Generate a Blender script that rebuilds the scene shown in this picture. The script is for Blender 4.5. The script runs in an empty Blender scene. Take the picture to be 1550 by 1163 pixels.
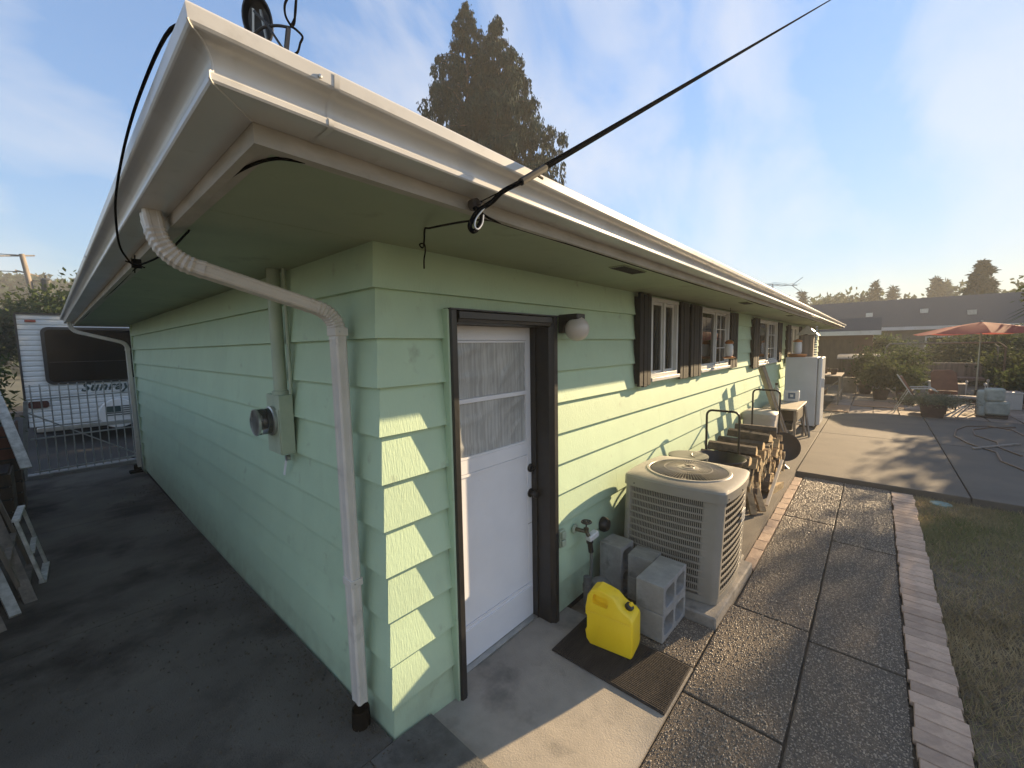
import bpy, math, random
import numpy as np
from mathutils import Vector, Matrix
random.seed(7); rng = np.random.default_rng(7)
sc = bpy.context.scene
COL = sc.collection

# ------------------------------------------------------------------ camera
F = Vector((0.74548242, 0.66025184, -0.09123303)); R = Vector((0.66177056, -0.74951823, -0.01679738)); U = Vector((0.07947132, 0.04785318, 0.99568789))
cam = bpy.data.objects.new('camera', bpy.data.cameras.new('camera')); COL.objects.link(cam)
M = Matrix((R, U, -F)).transposed().to_4x4(); M.translation = Vector((-0.95435137, -1.6363654, 1.84638443))
cam.matrix_world = M
cam.data.sensor_width = 36; cam.data.lens = 622.7 / 1550 * 36; cam.data.clip_start = .05; cam.data.clip_end = 3000
sc.camera = cam
sc.view_settings.view_transform = 'Standard'; sc.view_settings.look = 'None'
sc.view_settings.gamma = 1; sc.view_settings.use_curve_mapping = False
sc.view_settings.exposure = 1.75

# ------------------------------------------------------------------ sky and sun
SUN = Vector((3.5, -1.0, 1.14)).normalized()
ELEV = math.asin(SUN.z); AZ = math.atan2(SUN.x, SUN.y)       # azimuth clockwise from +Y
w = bpy.data.worlds.new('World'); sc.world = w; w.use_nodes = True
nt = w.node_tree; nt.nodes.clear()
out = nt.nodes.new('ShaderNodeOutputWorld'); bg = nt.nodes.new('ShaderNodeBackground')
sky = nt.nodes.new('ShaderNodeTexSky'); sky.sky_type = 'NISHITA'; sky.sun_disc = False
sky.sun_elevation = ELEV; sky.sun_rotation = AZ; sky.air_density = 1.0; sky.dust_density = .05; sky.ozone_density = 3.0
tc = nt.nodes.new('ShaderNodeTexCoord'); mp = nt.nodes.new('ShaderNodeMapping')
mp.inputs['Rotation'].default_value = (0.35, 0.25, 0.75); mp.inputs['Scale'].default_value = (1.3, 4.2, 3.2)
n1 = nt.nodes.new('ShaderNodeTexNoise'); n1.inputs['Scale'].default_value = 1.15; n1.inputs['Detail'].default_value = 6; n1.inputs['Roughness'].default_value = .52; n1.inputs['Distortion'].default_value = .35
cr = nt.nodes.new('ShaderNodeValToRGB'); cr.color_ramp.elements[0].position = .45; cr.color_ramp.elements[1].position = .68
mx = nt.nodes.new('ShaderNodeMix'); mx.data_type = 'RGBA'
cl = nt.nodes.new('ShaderNodeMix'); cl.data_type = 'RGBA'; cl.blend_type = 'ADD'; cl.inputs[0].default_value = 1; cl.inputs['B'].default_value = (4.0, 3.9, 3.8, 1)
nt.links.new(tc.outputs['Generated'], mp.inputs['Vector']); nt.links.new(mp.outputs[0], n1.inputs['Vector'])
nt.links.new(n1.outputs['Fac'], cr.inputs[0])
mulc = nt.nodes.new('ShaderNodeMath'); mulc.operation = 'MULTIPLY'; mulc.inputs[1].default_value = .9
nt.links.new(cr.outputs[0], mulc.inputs[0])
nt.links.new(mulc.outputs[0], mx.inputs[0])
nt.links.new(sky.outputs[0], mx.inputs['A']); nt.links.new(sky.outputs[0], cl.inputs['A']); nt.links.new(cl.outputs['Result'], mx.inputs['B'])
lum = nt.nodes.new('ShaderNodeRGBToBW'); ma = nt.nodes.new('ShaderNodeMath'); ma.operation = 'MULTIPLY_ADD'; ma.inputs[1].default_value = .5; ma.inputs[2].default_value = 1
dv = nt.nodes.new('ShaderNodeVectorMath'); dv.operation = 'DIVIDE'; cx3 = nt.nodes.new('ShaderNodeCombineXYZ')
nt.links.new(mx.outputs['Result'], lum.inputs[0]); nt.links.new(lum.outputs[0], ma.inputs[0])
for k in range(3): nt.links.new(ma.outputs[0], cx3.inputs[k])
nt.links.new(mx.outputs['Result'], dv.inputs[0]); nt.links.new(cx3.outputs[0], dv.inputs[1])
nt.links.new(dv.outputs[0], bg.inputs['Color']); bg.inputs['Strength'].default_value = 0.15
nt.links.new(bg.outputs[0], out.inputs['Surface'])
sl = bpy.data.lights.new('sun', 'SUN'); sl.energy = 4.5; sl.angle = math.radians(.55); sl.color = (1, .745, .44)
so = bpy.data.objects.new('sun', sl); COL.objects.link(so); so.rotation_euler = SUN.to_track_quat('Z', 'Y').to_euler(); so.location = (20, -10, 20)

# ------------------------------------------------------------------ helpers
def mat(name, col, col2=None, ns=4.0, st=(1, 1, 1), rough=.6, bump=0.0, bs=40.0, bst=(1, 1, 1), metal=0.0, rand=0.0, contrast=(.35, .65), spec=.5, det=5, stain=None, coat=0.0):
    m = bpy.data.materials.new(name); m.use_nodes = True; t = m.node_tree; N = t.nodes; L = t.links
    b = N['Principled BSDF']; b.inputs['Roughness'].default_value = rough; b.inputs['Metallic'].default_value = metal
    b.inputs['Specular IOR Level'].default_value = spec; b.inputs['Coat Weight'].default_value = coat
    c = N.new('ShaderNodeTexCoord')
    def noise(scale, stretch, detail=5):
        p = N.new('ShaderNodeMapping'); p.inputs['Scale'].default_value = stretch; L.new(c.outputs['Object'], p.inputs[0])
        n = N.new('ShaderNodeTexNoise'); n.inputs['Scale'].default_value = scale; n.inputs['Detail'].default_value = detail; n.inputs['Roughness'].default_value = .6; L.new(p.outputs[0], n.inputs[0]); return n
    src = None
    if col2 is None: col2 = tuple(min(1, v * .86) for v in col)
    n = noise(ns, st, det); r = N.new('ShaderNodeValToRGB'); e = r.color_ramp.elements
    e[0].position, e[1].position = contrast; e[0].color = (*col2, 1); e[1].color = (*col, 1)
    L.new(n.outputs['Fac'], r.inputs[0]); src = r.outputs[0]
    if stain:
        scol, sscale, lo, hi = stain
        n = noise(sscale, (1, 1, 1), 7); r = N.new('ShaderNodeMapRange'); r.inputs[1].default_value = lo; r.inputs[2].default_value = hi; L.new(n.outputs['Fac'], r.inputs[0])
        x = N.new('ShaderNodeMix'); x.data_type = 'RGBA'; L.new(r.outputs[0], x.inputs[0]); L.new(src, x.inputs['A']); x.inputs['B'].default_value = (*scol, 1); src = x.outputs['Result']
    if rand:
        o = N.new('ShaderNodeObjectInfo'); r = N.new('ShaderNodeMapRange'); r.inputs[3].default_value = 1 - rand; r.inputs[4].default_value = 1 + rand; L.new(o.outputs['Random'], r.inputs[0])
        x = N.new('ShaderNodeVectorMath'); x.operation = 'SCALE'; L.new(src, x.inputs[0]); L.new(r.outputs[0], x.inputs['Scale']); src = x.outputs[0]
    L.new(src, b.inputs['Base Color'])
    if bump:
        n = noise(bs, bst, 4); u = N.new('ShaderNodeBump'); u.inputs['Strength'].default_value = bump; u.inputs['Distance'].default_value = .01
        L.new(n.outputs['Fac'], u.inputs['Height']); L.new(u.outputs[0], b.inputs['Normal'])
    return m

def leafmat(name, col, col2, ns=1.5, trans=.35):
    m = mat(name, col, col2, ns=ns, rough=.8, contrast=(.3, .7), spec=.12); t = m.node_tree
    b = t.nodes['Principled BSDF']; src = b.inputs['Base Color'].links[0].from_socket
    tr = t.nodes.new('ShaderNodeBsdfTranslucent'); ms = t.nodes.new('ShaderNodeMixShader'); ms.inputs[0].default_value = trans
    t.links.new(src, tr.inputs[0]); t.links.new(b.outputs[0], ms.inputs[1]); t.links.new(tr.outputs[0], ms.inputs[2])
    t.links.new(ms.outputs[0], t.nodes['Material Output'].inputs['Surface']); return m

class MB:
    def __init__(s): s.v = []; s.f = []
    def add(s, vs, fs):
        n = len(s.v); s.v += [tuple(v) for v in vs]; s.f += [tuple(i + n for i in f) for f in fs]; return s
    def box(s, x0, x1, y0, y1, z0, z1, rot=None, at=(0, 0, 0)):
        vs = [Vector((x, y, z)) for z in (z0, z1) for y in (y0, y1) for x in (x0, x1)]
        if rot is not None: vs = [rot @ v for v in vs]
        vs = [v + Vector(at) for v in vs]
        return s.add(vs, [(0, 2, 3, 1), (4, 5, 7, 6), (0, 1, 5, 4), (2, 6, 7, 3), (0, 4, 6, 2), (1, 3, 7, 5)])
    def bar(s, a, b, w, h=None, up=(0, 0, 1)):
        h = h or w; a = Vector(a); b = Vector(b); d = b - a; q = d.to_track_quat('Z', 'Y').to_matrix()
        if abs(d.normalized().z) < .99:
            z = d.normalized(); x = z.cross(Vector(up)).normalized(); y = z.cross(x); q = Matrix((x, y, z)).transposed()
        return s.box(-w / 2, w / 2, -h / 2, h / 2, 0, d.length, q, a)
    def tube(s, pts, r, n=8, cap=True, rs=None):
        pts = [Vector(p) for p in pts]; k = len(pts); rings = []; ref = None
        for i, p in enumerate(pts):
            d = (pts[min(i + 1, k - 1)] - pts[max(i - 1, 0)]).normalized()
            if ref is None: ref = d.orthogonal().normalized()
            x = (ref - d * ref.dot(d)).normalized(); ref = x; y = d.cross(x)
            rr = rs[i] if rs else r
            rings.append([p + (x * math.cos(2 * math.pi * j / n) + y * math.sin(2 * math.pi * j / n)) * rr for j in range(n)])
        vs = [v for g in rings for v in g]; fs = []
        for i in range(k - 1):
            for j in range(n): fs.append((i * n + j, i * n + (j + 1) % n, (i + 1) * n + (j + 1) % n, (i + 1) * n + j))
        if cap: fs.append(tuple(range(n))[::-1]); fs.append(tuple((k - 1) * n + j for j in range(n)))
        return s.add(vs, fs)
    def ribbon(s, pts, sec, ref=(0, 0, 1)):
        """sweep a closed section (list of 2D offsets) along pts with a fixed reference axis"""
        pts = [Vector(p) for p in pts]; k = len(pts); n = len(sec); vs = []
        for i, p in enumerate(pts):
            d = (pts[min(i + 1, k - 1)] - pts[max(i - 1, 0)]).normalized(); x = d.cross(Vector(ref)).normalized(); y = x.cross(d)
            sc_ = sec[i] if isinstance(sec[0][0], (tuple, list)) else sec
            vs += [p + x * a + y * b for a, b in sc_]
        n = len(vs) // k; fs = []
        for i in range(k - 1):
            for j in range(n): fs.append((i * n + j, i * n + (j + 1) % n, (i + 1) * n + (j + 1) % n, (i + 1) * n + j))
        fs.append(tuple(range(n))[::-1]); fs.append(tuple((k - 1) * n + j for j in range(n)))
        return s.add(vs, fs)
    def lathe(s, prof, at=(0, 0, 0), n=24, rot=None):
        vs = []; k = len(prof)
        for r, z in prof:
            for j in range(n):
                a = 2 * math.pi * j / n; v = Vector((r * math.cos(a), r * math.sin(a), z))
                if rot is not None: v = rot @ v
                vs.append(v + Vector(at))
        fs = []
        for i in range(k - 1):
            for j in range(n): fs.append((i * n + j, i * n + (j + 1) % n, (i + 1) * n + (j + 1) % n, (i + 1) * n + j))
        if prof[0][0] > 1e-4: fs.append(tuple(range(n))[::-1])
        if prof[-1][0] > 1e-4: fs.append(tuple((k - 1) * n + j for j in range(n)))
        return s.add(vs, fs)
    def prism(s, poly, axis, a0, a1):
        """poly of 2D pts extruded along axis 0/1/2 from a0 to a1"""
        n = len(poly)
        def P(p, a):
            l = list(p); l.insert(axis, a); return tuple(l)
        vs = [P(p, a0) for p in poly] + [P(p, a1) for p in poly]
        fs = [tuple(range(n)), tuple(range(2 * n - 1, n - 1, -1))] + [(i, i + n, (i + 1) % n + n, (i + 1) % n) for i in range(n)]
        return s.add(vs, fs)
    def mesh(s, name, m, smooth=True, ang=35, fix=True):
        me = bpy.data.meshes.new(name); me.from_pydata(s.v, [], s.f); me.update()
        if fix:
            import bmesh
            bm = bmesh.new(); bm.from_mesh(me); bmesh.ops.recalc_face_normals(bm, faces=bm.faces); bm.to_mesh(me); bm.free()
        if smooth:
            me.shade_smooth(); me.set_sharp_from_angle(angle=math.radians(ang))
        if m: me.materials.append(m)
        return me

def link(name, me, parent=None, loc=(0, 0, 0), label=None, cat=None, group=None, kind=None, rot=None, bev=0):
    o = bpy.data.objects.new(name, me); COL.objects.link(o); o.location = loc
    if rot: o.rotation_euler = rot
    if parent is not None:
        o.parent = parent
        if parent.get('wc'): o.location = Vector(loc) - Vector(parent['wc'])
    if label: o['label'] = label
    if cat: o['category'] = cat
    if group: o['group'] = group
    if kind: o['kind'] = kind
    if bev:
        b = o.modifiers.new('bevel', 'BEVEL'); b.width = bev; b.segments = 2; b.limit_method = 'ANGLE'; b.angle_limit = math.radians(50)
    return o
def ob(name, mb, m, parent=None, smooth=True, ang=35, fix=True, **k): return link(name, mb.mesh(name, m, smooth, ang, fix), parent, **k)
def thing(name, loc, label, cat, group=None, kind=None, rot=None):
    """Empty at the thing's base; children meshes are built in world coordinates (wc = base)"""
    o = bpy.data.objects.new(name, None); COL.objects.link(o); o.location = loc; o.empty_display_size = .1
    o['wc'] = tuple(float(v) for v in loc)
    if label: o['label'] = label
    if cat: o['category'] = cat
    if group: o['group'] = group
    if kind: o['kind'] = kind
    return o
def npmesh(name, V, Fc, m, smooth=False):
    me = bpy.data.meshes.new(name); nv = len(V); nf, k = Fc.shape
    me.vertices.add(nv); me.vertices.foreach_set('co', V.astype(np.float32).ravel())
    me.loops.add(nf * k); me.loops.foreach_set('vertex_index', Fc.astype(np.int32).ravel())
    me.polygons.add(nf); me.polygons.foreach_set('loop_start', np.arange(0, nf * k, k, dtype=np.int32)); me.polygons.foreach_set('loop_total', np.full(nf, k, dtype=np.int32))
    me.update(calc_edges=True); me.validate()
    if smooth: me.shade_smooth()
    me.materials.append(m); return me
def leaves(P, size, m, name='crown', aspect=.5, droop=None, jitter=.5):
    """a small pointed quad at each point"""
    n = len(P); a = rng.normal(size=(n, 3)); a /= np.linalg.norm(a, axis=1)[:, None]
    if droop is not None: a = a * (1 - droop) + np.array([0, 0, -1.0]) * droop; a /= np.linalg.norm(a, axis=1)[:, None]
    b = rng.normal(size=(n, 3)); b -= (b * a).sum(1)[:, None] * a; b /= np.linalg.norm(b, axis=1)[:, None]
    s = (size * (1 + jitter * rng.uniform(-1, 1, n)))[:, None]
    V = np.empty((n, 4, 3)); V[:, 0] = P; V[:, 1] = P + a * s * .5 + b * s * aspect * .5; V[:, 2] = P + a * s; V[:, 3] = P + a * s * .45 - b * s * aspect * .5
    return npmesh(name, V.reshape(-1, 3), np.arange(4 * n).reshape(-1, 4), m)

def spl(pts, k=6):
    P = [Vector(p) for p in pts]; P = [P[0] * 2 - P[1]] + P + [P[-1] * 2 - P[-2]]; o = []
    for i in range(1, len(P) - 2):
        for j in range(k):
            t = j / k; a, b, c, d = P[i - 1:i + 3]
            o.append(.5 * ((2 * b) + (c - a) * t + (2 * a - 5 * b + 4 * c - d) * t * t + (3 * b - a - 3 * c + d) * t ** 3))
    return o + [P[-2]]
# ------------------------------------------------------------------ materials
def siding_mat(name, c, c2):
    m = mat(name, c, c2, ns=2.2, rough=.55, contrast=(.3, .72), rand=.05, stain=((.30, .36, .25), 7.0, .63, .78))
    t = m.node_tree; N = t.nodes; L = t.links; b = N['Principled BSDF']; tcn = N.new('ShaderNodeTexCoord')
    p = N.new('ShaderNodeMapping'); p.inputs['Scale'].default_value = (1, 1, .045); L.new(tcn.outputs['Object'], p.inputs[0])
    n = N.new('ShaderNodeTexNoise'); n.inputs['Scale'].default_value = 150; n.inputs['Detail'].default_value = 4; L.new(p.outputs[0], n.inputs[0])
    n2 = N.new('ShaderNodeTexNoise'); n2.inputs['Scale'].default_value = 60; n2.inputs['Detail'].default_value = 3; L.new(tcn.outputs['Object'], n2.inputs[0])
    ad = N.new('ShaderNodeMath'); ad.operation = 'MULTIPLY_ADD'; ad.inputs[1].default_value = .35; L.new(n2.outputs['Fac'], ad.inputs[0]); L.new(n.outputs['Fac'], ad.inputs[2])
    sx3 = N.new('ShaderNodeSeparateXYZ'); L.new(tcn.outputs['Object'], sx3.inputs[0]); mr = N.new('ShaderNodeMapRange'); mr.inputs[1].default_value = .32; mr.inputs[2].default_value = -.06; L.new(sx3.outputs[2], mr.inputs[0])
    n3 = N.new('ShaderNodeTexNoise'); n3.inputs['Scale'].default_value = 9; n3.inputs['Detail'].default_value = 8; L.new(tcn.outputs['Object'], n3.inputs[0])
    mm = N.new('ShaderNodeMath'); mm.operation = 'MULTIPLY'; L.new(mr.outputs[0], mm.inputs[0]); L.new(n3.outputs['Fac'], mm.inputs[1])
    # faint vertical runs and chalky patches
    p4 = N.new('ShaderNodeMapping'); p4.inputs['Scale'].default_value = (.5, .5, .30); L.new(tcn.outputs['Object'], p4.inputs[0]); n4 = N.new('ShaderNodeTexNoise'); n4.inputs['Scale'].default_value = 14; n4.inputs['Detail'].default_value = 6; L.new(p4.outputs[0], n4.inputs[0])
    m4 = N.new('ShaderNodeMapRange'); m4.inputs[1].default_value = .58; m4.inputs[2].default_value = .85; m4.inputs[4].default_value = .22; L.new(n4.outputs['Fac'], m4.inputs[0])
    mxx = N.new('ShaderNodeMath'); mxx.operation = 'MAXIMUM'; L.new(mm.outputs[0], mxx.inputs[0]); L.new(m4.outputs[0], mxx.inputs[1])
    src = b.inputs['Base Color'].links[0].from_socket; dx = N.new('ShaderNodeMix'); dx.data_type = 'RGBA'; L.new(mxx.outputs[0], dx.inputs[0]); L.new(src, dx.inputs['A']); dx.inputs['B'].default_value = (.23, .26, .18, 1); L.new(dx.outputs['Result'], b.inputs['Base Color'])
    u = N.new('ShaderNodeBump'); u.inputs['Strength'].default_value = .45; u.inputs['Distance'].default_value = .004; L.new(ad.outputs[0], u.inputs['Height']); L.new(u.outputs[0], b.inputs['Normal'])
    return m
M_SID = siding_mat('mint_siding_paint', (.475, .62, .43), (.425, .56, .39))
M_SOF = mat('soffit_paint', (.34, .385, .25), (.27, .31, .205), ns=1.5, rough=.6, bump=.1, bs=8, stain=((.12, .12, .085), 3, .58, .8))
M_GUT = mat('gutter_aluminium_paint', (.56, .555, .535), (.48, .475, .455), ns=2.5, rough=.33, bump=.06, bs=2.5, spec=.6, coat=.15, stain=((.33, .31, .27), 9, .57, .85))
M_DSP = mat('downspout_paint', (.62, .58, .52), (.54, .50, .45), ns=5, rough=.4, bump=.1, bs=12, stain=((.35, .32, .28), 9, .6, .8))
M_FAS = mat('fascia_board_paint', (.46, .42, .37), (.36, .33, .28), ns=6, st=(1, 1, 3), rough=.7, bump=.2, bs=30)
M_BLACK = mat('black_trim_paint', (.018, .018, .019), (.012, .012, .013), ns=8, rough=.38, bump=.12, bs=40)
M_SHUT = mat('charcoal_shutter', (.016, .015, .015), (.010, .0095, .0095), ns=8, rough=.6, spec=.3, bump=.15, bs=60, rand=.15)
M_DOOR = mat('white_door_paint', (.80, .80, .82), (.75, .75, .77), ns=3, rough=.42, bump=.05, bs=60, stain=((.42, .41, .38), 12, .68, .85))
M_WFR = mat('white_vinyl', (.62, .62, .60), (.55, .55, .52), ns=6, rough=.4)
M_ROOF = mat('dark_shingle', (.06, .058, .055), (.035, .034, .033), ns=30, rough=.9, bump=.4, bs=60)
M_DARKIN = mat('dark_interior', (.02, .02, .022), rough=.8)
M_CURT = mat('grey_curtain', (.26, .26, .25), (.16, .16, .155), ns=22, st=(1, 1, .05), rough=.8)
M_CONC = mat('slab_concrete', (.36, .32, .265), (.22, .20, .17), ns=3, rough=.9, bump=.35, bs=110, contrast=(.3, .68), stain=((.075, .073, .068), 2.2, .52, .72), det=8)
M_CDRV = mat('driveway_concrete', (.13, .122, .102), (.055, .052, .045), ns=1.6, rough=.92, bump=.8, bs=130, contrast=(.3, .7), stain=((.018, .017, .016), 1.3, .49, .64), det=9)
M_PATIO = mat('patio_concrete', (.15, .125, .098), (.105, .09, .073), ns=1.6, rough=.9, bump=.4, bs=120, contrast=(.3, .7), stain=((.11, .095, .08), 2.6, .6, .8), det=8)
M_PAD = mat('pad_concrete', (.33, .29, .24), (.22, .20, .17), ns=6, rough=.9, bump=.5, bs=70, stain=((.10, .095, .085), 5, .55, .75))
M_BRICK = mat('buff_brick', (.42, .31, .23), (.31, .22, .165), ns=14, rough=.88, bump=.45, bs=90, rand=.22, stain=((.13, .10, .085), 18, .6, .78))
M_BRICK2 = mat('greyed_border_brick', (.56, .40, .29), (.40, .28, .205), ns=12, rough=.88, bump=.45, bs=80, rand=.2, stain=((.12, .10, .09), 14, .6, .8))
M_AGGB = mat('aggregate_bed', (.17, .135, .10), (.10, .08, .06), ns=60, rough=.95, bump=.6, bs=150)
def pebmat():
    m = mat('pebble', (.40, .315, .22), (.11, .083, .058), ns=85, rough=.48, contrast=(.40, .60), spec=.6, det=1, bump=0); return m
M_PEB = pebmat()
M_SOIL = mat('soil', (.21, .16, .105), (.11, .085, .06), ns=6, rough=.95, bump=.8, bs=60)
M_LAND = mat('land', (.09, .085, .05), (.05, .055, .03), ns=.3, rough=.95)
M_BLOCK = mat('concrete_block', (.33, .325, .31), (.24, .235, .225), ns=8, rough=.93, bump=.5, bs=160, stain=((.11, .11, .105), 6, .58, .78))
M_AC = mat('ac_enamel', (.30, .275, .235), (.26, .24, .20), ns=3, rough=.42, bump=.04, bs=30, stain=((.25, .23, .19), 5, .62, .85))
M_FIN = mat('ac_coil', (.02, .019, .017), (.012, .012, .011), ns=60, rough=.6)
M_YEL = mat('yellow_plastic', (.95, .66, .02), (.90, .60, .016), ns=4, rough=.36, bump=.1, bs=25, spec=.5, stain=((.55, .36, .02), 7, .66, .85))
M_MAT = mat('rubber_mat', (.045, .036, .03), (.022, .018, .016), ns=20, st=(.2, 1, 1), rough=.95, bump=.8, bs=120, bst=(.3, 1, 1))
M_WOOD = mat('split_wood', (.40, .28, .15), (.22, .15, .08), ns=16, st=(1, .12, 1), rough=.85, bump=.7, bs=60, bst=(1, .15, 1), rand=.25)
M_BARK = mat('bark', (.13, .095, .065), (.06, .045, .033), ns=12, rough=.95, bump=.9, bs=40, rand=.2)
M_WEND = mat('wood_end', (.58, .43, .22), (.36, .24, .12), ns=25, rough=.85, bump=.5, bs=80, rand=.25)
M_STEEL = mat('black_steel', (.02, .019, .018), (.03, .022, .018), ns=20, rough=.45, metal=.3)
M_ALU = mat('pale_metal', (.5, .5, .48), (.4, .4, .38), ns=10, rough=.35, metal=.8)
M_WHITE = mat('white_enamel', (.66, .66, .65), (.60, .60, .58), ns=2, rough=.35, coat=.2)
M_GREYP = mat('weathered_grey_wood', (.28, .24, .20), (.15, .13, .11), ns=12, st=(1, 1, .1), rough=.85, bump=.5, bs=40, rand=.15)
M_DWOOD = mat('dark_wood', (.085, .06, .04), (.045, .033, .024), ns=10, st=(1, 1, .2), rough=.85, bump=.5, bs=40, rand=.2)
M_CABLE = mat('black_cable', (.008, .008, .008), rough=.9, spec=0.0)
M_RED = mat('red_canvas', (.46, .10, .075), (.36, .07, .055), ns=4, rough=.8)
M_RUST = mat('rust_orange_cushion', (.22, .105, .065), (.17, .08, .05), ns=6, rough=.85)
M_GCUSH = mat('grey_green_cushion', (.40, .41, .36), (.27, .29, .25), ns=9, rough=.85, bump=.4, bs=15)
M_TAN = mat('plywood', (.36, .22, .13), (.29, .175, .10), ns=5, st=(1, .2, 1), rough=.8)
M_PAVER = mat('pale_paver', (.32, .25, .195), (.22, .175, .14), ns=5, rough=.9, bump=.3, bs=60, rand=.2)
M_POT = mat('terracotta_dark', (.10, .06, .045), (.06, .04, .03), ns=8, rough=.8)
M_BWALL = mat('neighbour_wall', (.20, .19, .15), (.15, .145, .12), ns=2, rough=.9)
M_BROWN = mat('brown_wall', (.12, .065, .045), (.085, .05, .035), ns=3, rough=.85)
M_RVW = mat('rv_white', (.58, .60, .60), (.50, .52, .52), ns=2, rough=.35, stain=((.35, .36, .35), 2, .6, .85))
M_RVG = mat('rv_glass', (.003, .003, .003), rough=.12, spec=.12)
M_RVT = mat('rv_lettering', (.02, .05, .05), rough=.5)
M_RLAMP = mat('amber_lens', (.22, .035, .02), rough=.3)
M_CLEAR = mat('frosted_globe', (.62, .56, .50), (.56, .51, .45), ns=5, rough=.35, coat=.3)
M_GBOX = mat('green_grey_box', (.40, .46, .34), (.33, .39, .29), ns=6, rough=.5, bump=.1, bs=20)
def glassmat():
    m = bpy.data.materials.new('window_glass'); m.use_nodes = True; b = m.node_tree.nodes['Principled BSDF']
    b.inputs['Base Color'].default_value = (1, 1, 1, 1); b.inputs['Transmission Weight'].default_value = 1; b.inputs['Roughness'].default_value = .02; b.inputs['IOR'].default_value = 1.45
    return m
M_GLASS = glassmat()
def thinglass():
    m = bpy.data.materials.new('pane_glass'); m.use_nodes = True; t = m.node_tree; t.nodes.clear()
    o = t.nodes.new('ShaderNodeOutputMaterial'); a = t.nodes.new('ShaderNodeBsdfTransparent'); a.inputs[0].default_value = (.72, .75, .74, 1)
    g = t.nodes.new('ShaderNodeBsdfGlossy'); g.inputs['Roughness'].default_value = .03; x = t.nodes.new('ShaderNodeMixShader'); fr = t.nodes.new('ShaderNodeFresnel'); fr.inputs[0].default_value = 1.55
    t.links.new(fr.outputs[0], x.inputs[0]); t.links.new(a.outputs[0], x.inputs[1]); t.links.new(g.outputs[0], x.inputs[2]); t.links.new(x.outputs[0], o.inputs[0]); return m
M_PANE = thinglass()
M_PLAST = mat('plastic_sheeting', (.46, .47, .455), (.33, .335, .325), ns=75, st=(1, 1, .02), rough=.42, contrast=(.42, .58), spec=.5, coat=.15, bump=.25, bs=16, bst=(1, 1, .5), stain=((.22, .225, .22), 2.5, .5, .8))
G_CEDAR = leafmat('cedar_foliage', (.020, .050, .036), (.008, .019, .015), ns=1.6, trans=.03)
G_CONI = leafmat('conifer_foliage', (.028, .048, .024), (.014, .026, .014), ns=.8, trans=.08)
G_BUSH = leafmat('shrub_foliage', (.09, .12, .04), (.04, .06, .025), ns=2, trans=.35)
G_HEDGE = leafmat('hedge_foliage', (.085, .10, .04), (.035, .05, .02), ns=2, trans=.4)
G_PALM = leafmat('palm_leaf', (.07, .09, .035), (.04, .055, .025), ns=2, trans=.25)
G_PALE = leafmat('silvery_foliage', (.25, .25, .17), (.12, .13, .08), ns=5, trans=.35)
G_GRASS = leafmat('grass_blade', (.15, .18, .065), (.40, .33, .19), ns=1.6, trans=.35)
G_DRY = leafmat('dry_grass', (.50, .39, .22), (.26, .20, .11), ns=5, trans=.3)

# ------------------------------------------------------------------ ground
g = MB(); g.add([(-900, -900, -.6), (900, -900, -.6), (900, 900, -.6), (-900, 900, -.6)], [(0, 1, 2, 3)])
ob('ground', g, M_LAND, kind='structure', fix=False)
def drvz(x, y): return -.014 - .018 * max(y, 0) - .1 * max(x, 0) + .004 * math.sin(x * 3 + y * 2)
def sheet(name, x0, x1, y0, y1, fz, m, nx=10, ny=20, kind='structure', depth=.12):
    b = MB(); vs = []; fs = []
    for j in range(ny + 1):
        for i in range(nx + 1):
            x = x0 + (x1 - x0) * i / nx; y = y0 + (y1 - y0) * j / ny; vs.append((x, y, fz(x, y)))
    for j in range(ny):
        for i in range(nx): a = j * (nx + 1) + i; fs.append((a, a + 1, a + nx + 2, a + nx + 1))
    n = len(vs); per = [i for i in range(nx + 1)] + [j * (nx + 1) + nx for j in range(1, ny + 1)] + [ny * (nx + 1) + i for i in range(nx - 1, -1, -1)] + [j * (nx + 1) for j in range(ny - 1, 0, -1)]
    for k, p in enumerate(per): vs.append((vs[p][0], vs[p][1], vs[p][2] - depth))
    for k in range(len(per)): k2 = (k + 1) % len(per); fs.append((per[k2], per[k], n + k, n + k2))
    b.add(vs, fs); return ob(name, b, m, kind=kind, fix=False)
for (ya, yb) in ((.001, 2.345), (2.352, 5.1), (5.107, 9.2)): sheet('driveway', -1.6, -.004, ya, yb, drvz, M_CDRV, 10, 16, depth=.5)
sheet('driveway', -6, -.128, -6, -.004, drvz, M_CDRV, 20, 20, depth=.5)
sheet('apron', -.122, .218, -6, -.004, drvz, mat('worn_apron', (.15, .145, .13), (.07, .068, .062), ns=5, rough=.95, bump=.6, bs=90, stain=((.03, .03, .028), 3, .5, .68), det=8), 4, 20, depth=.5)
# grit and leaf litter gathered along the wall foot and round the corner
n = 5200; u1 = rng.random(n); gx_ = np.where(u1 < .55, -.02 - rng.exponential(.10, n), rng.uniform(-1.4, .2, n)); gy_ = np.where(u1 < .55, rng.uniform(-.05, 6.5, n) ** 1.0, rng.uniform(-1.2, 2.5, n)); ok_ = (gx_ > -1.5) & ~((gx_ > -.02) & (gy_ > -.02)); gx_, gy_ = gx_[ok_], gy_[ok_]
gz_ = np.array([drvz(a_, b_) for a_, b_ in zip(gx_, gy_)]) + .003
link('leaf_litter', leaves(np.stack([gx_, gy_, gz_], 1), .012, mat('litter', (.10, .085, .06), (.04, .034, .026), ns=90, rough=.9), 'leaf_litter', .8, droop=None), kind='stuff', label='fine grit and leaf litter scattered along the foot of the green wall', cat='leaf litter')
sheet('side_yard', -9, -1.61, -2.99, 9.2, lambda x, y: -.12 + .03 * math.sin(x * 2 + y), M_SOIL, 10, 10, depth=.4)
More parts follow.
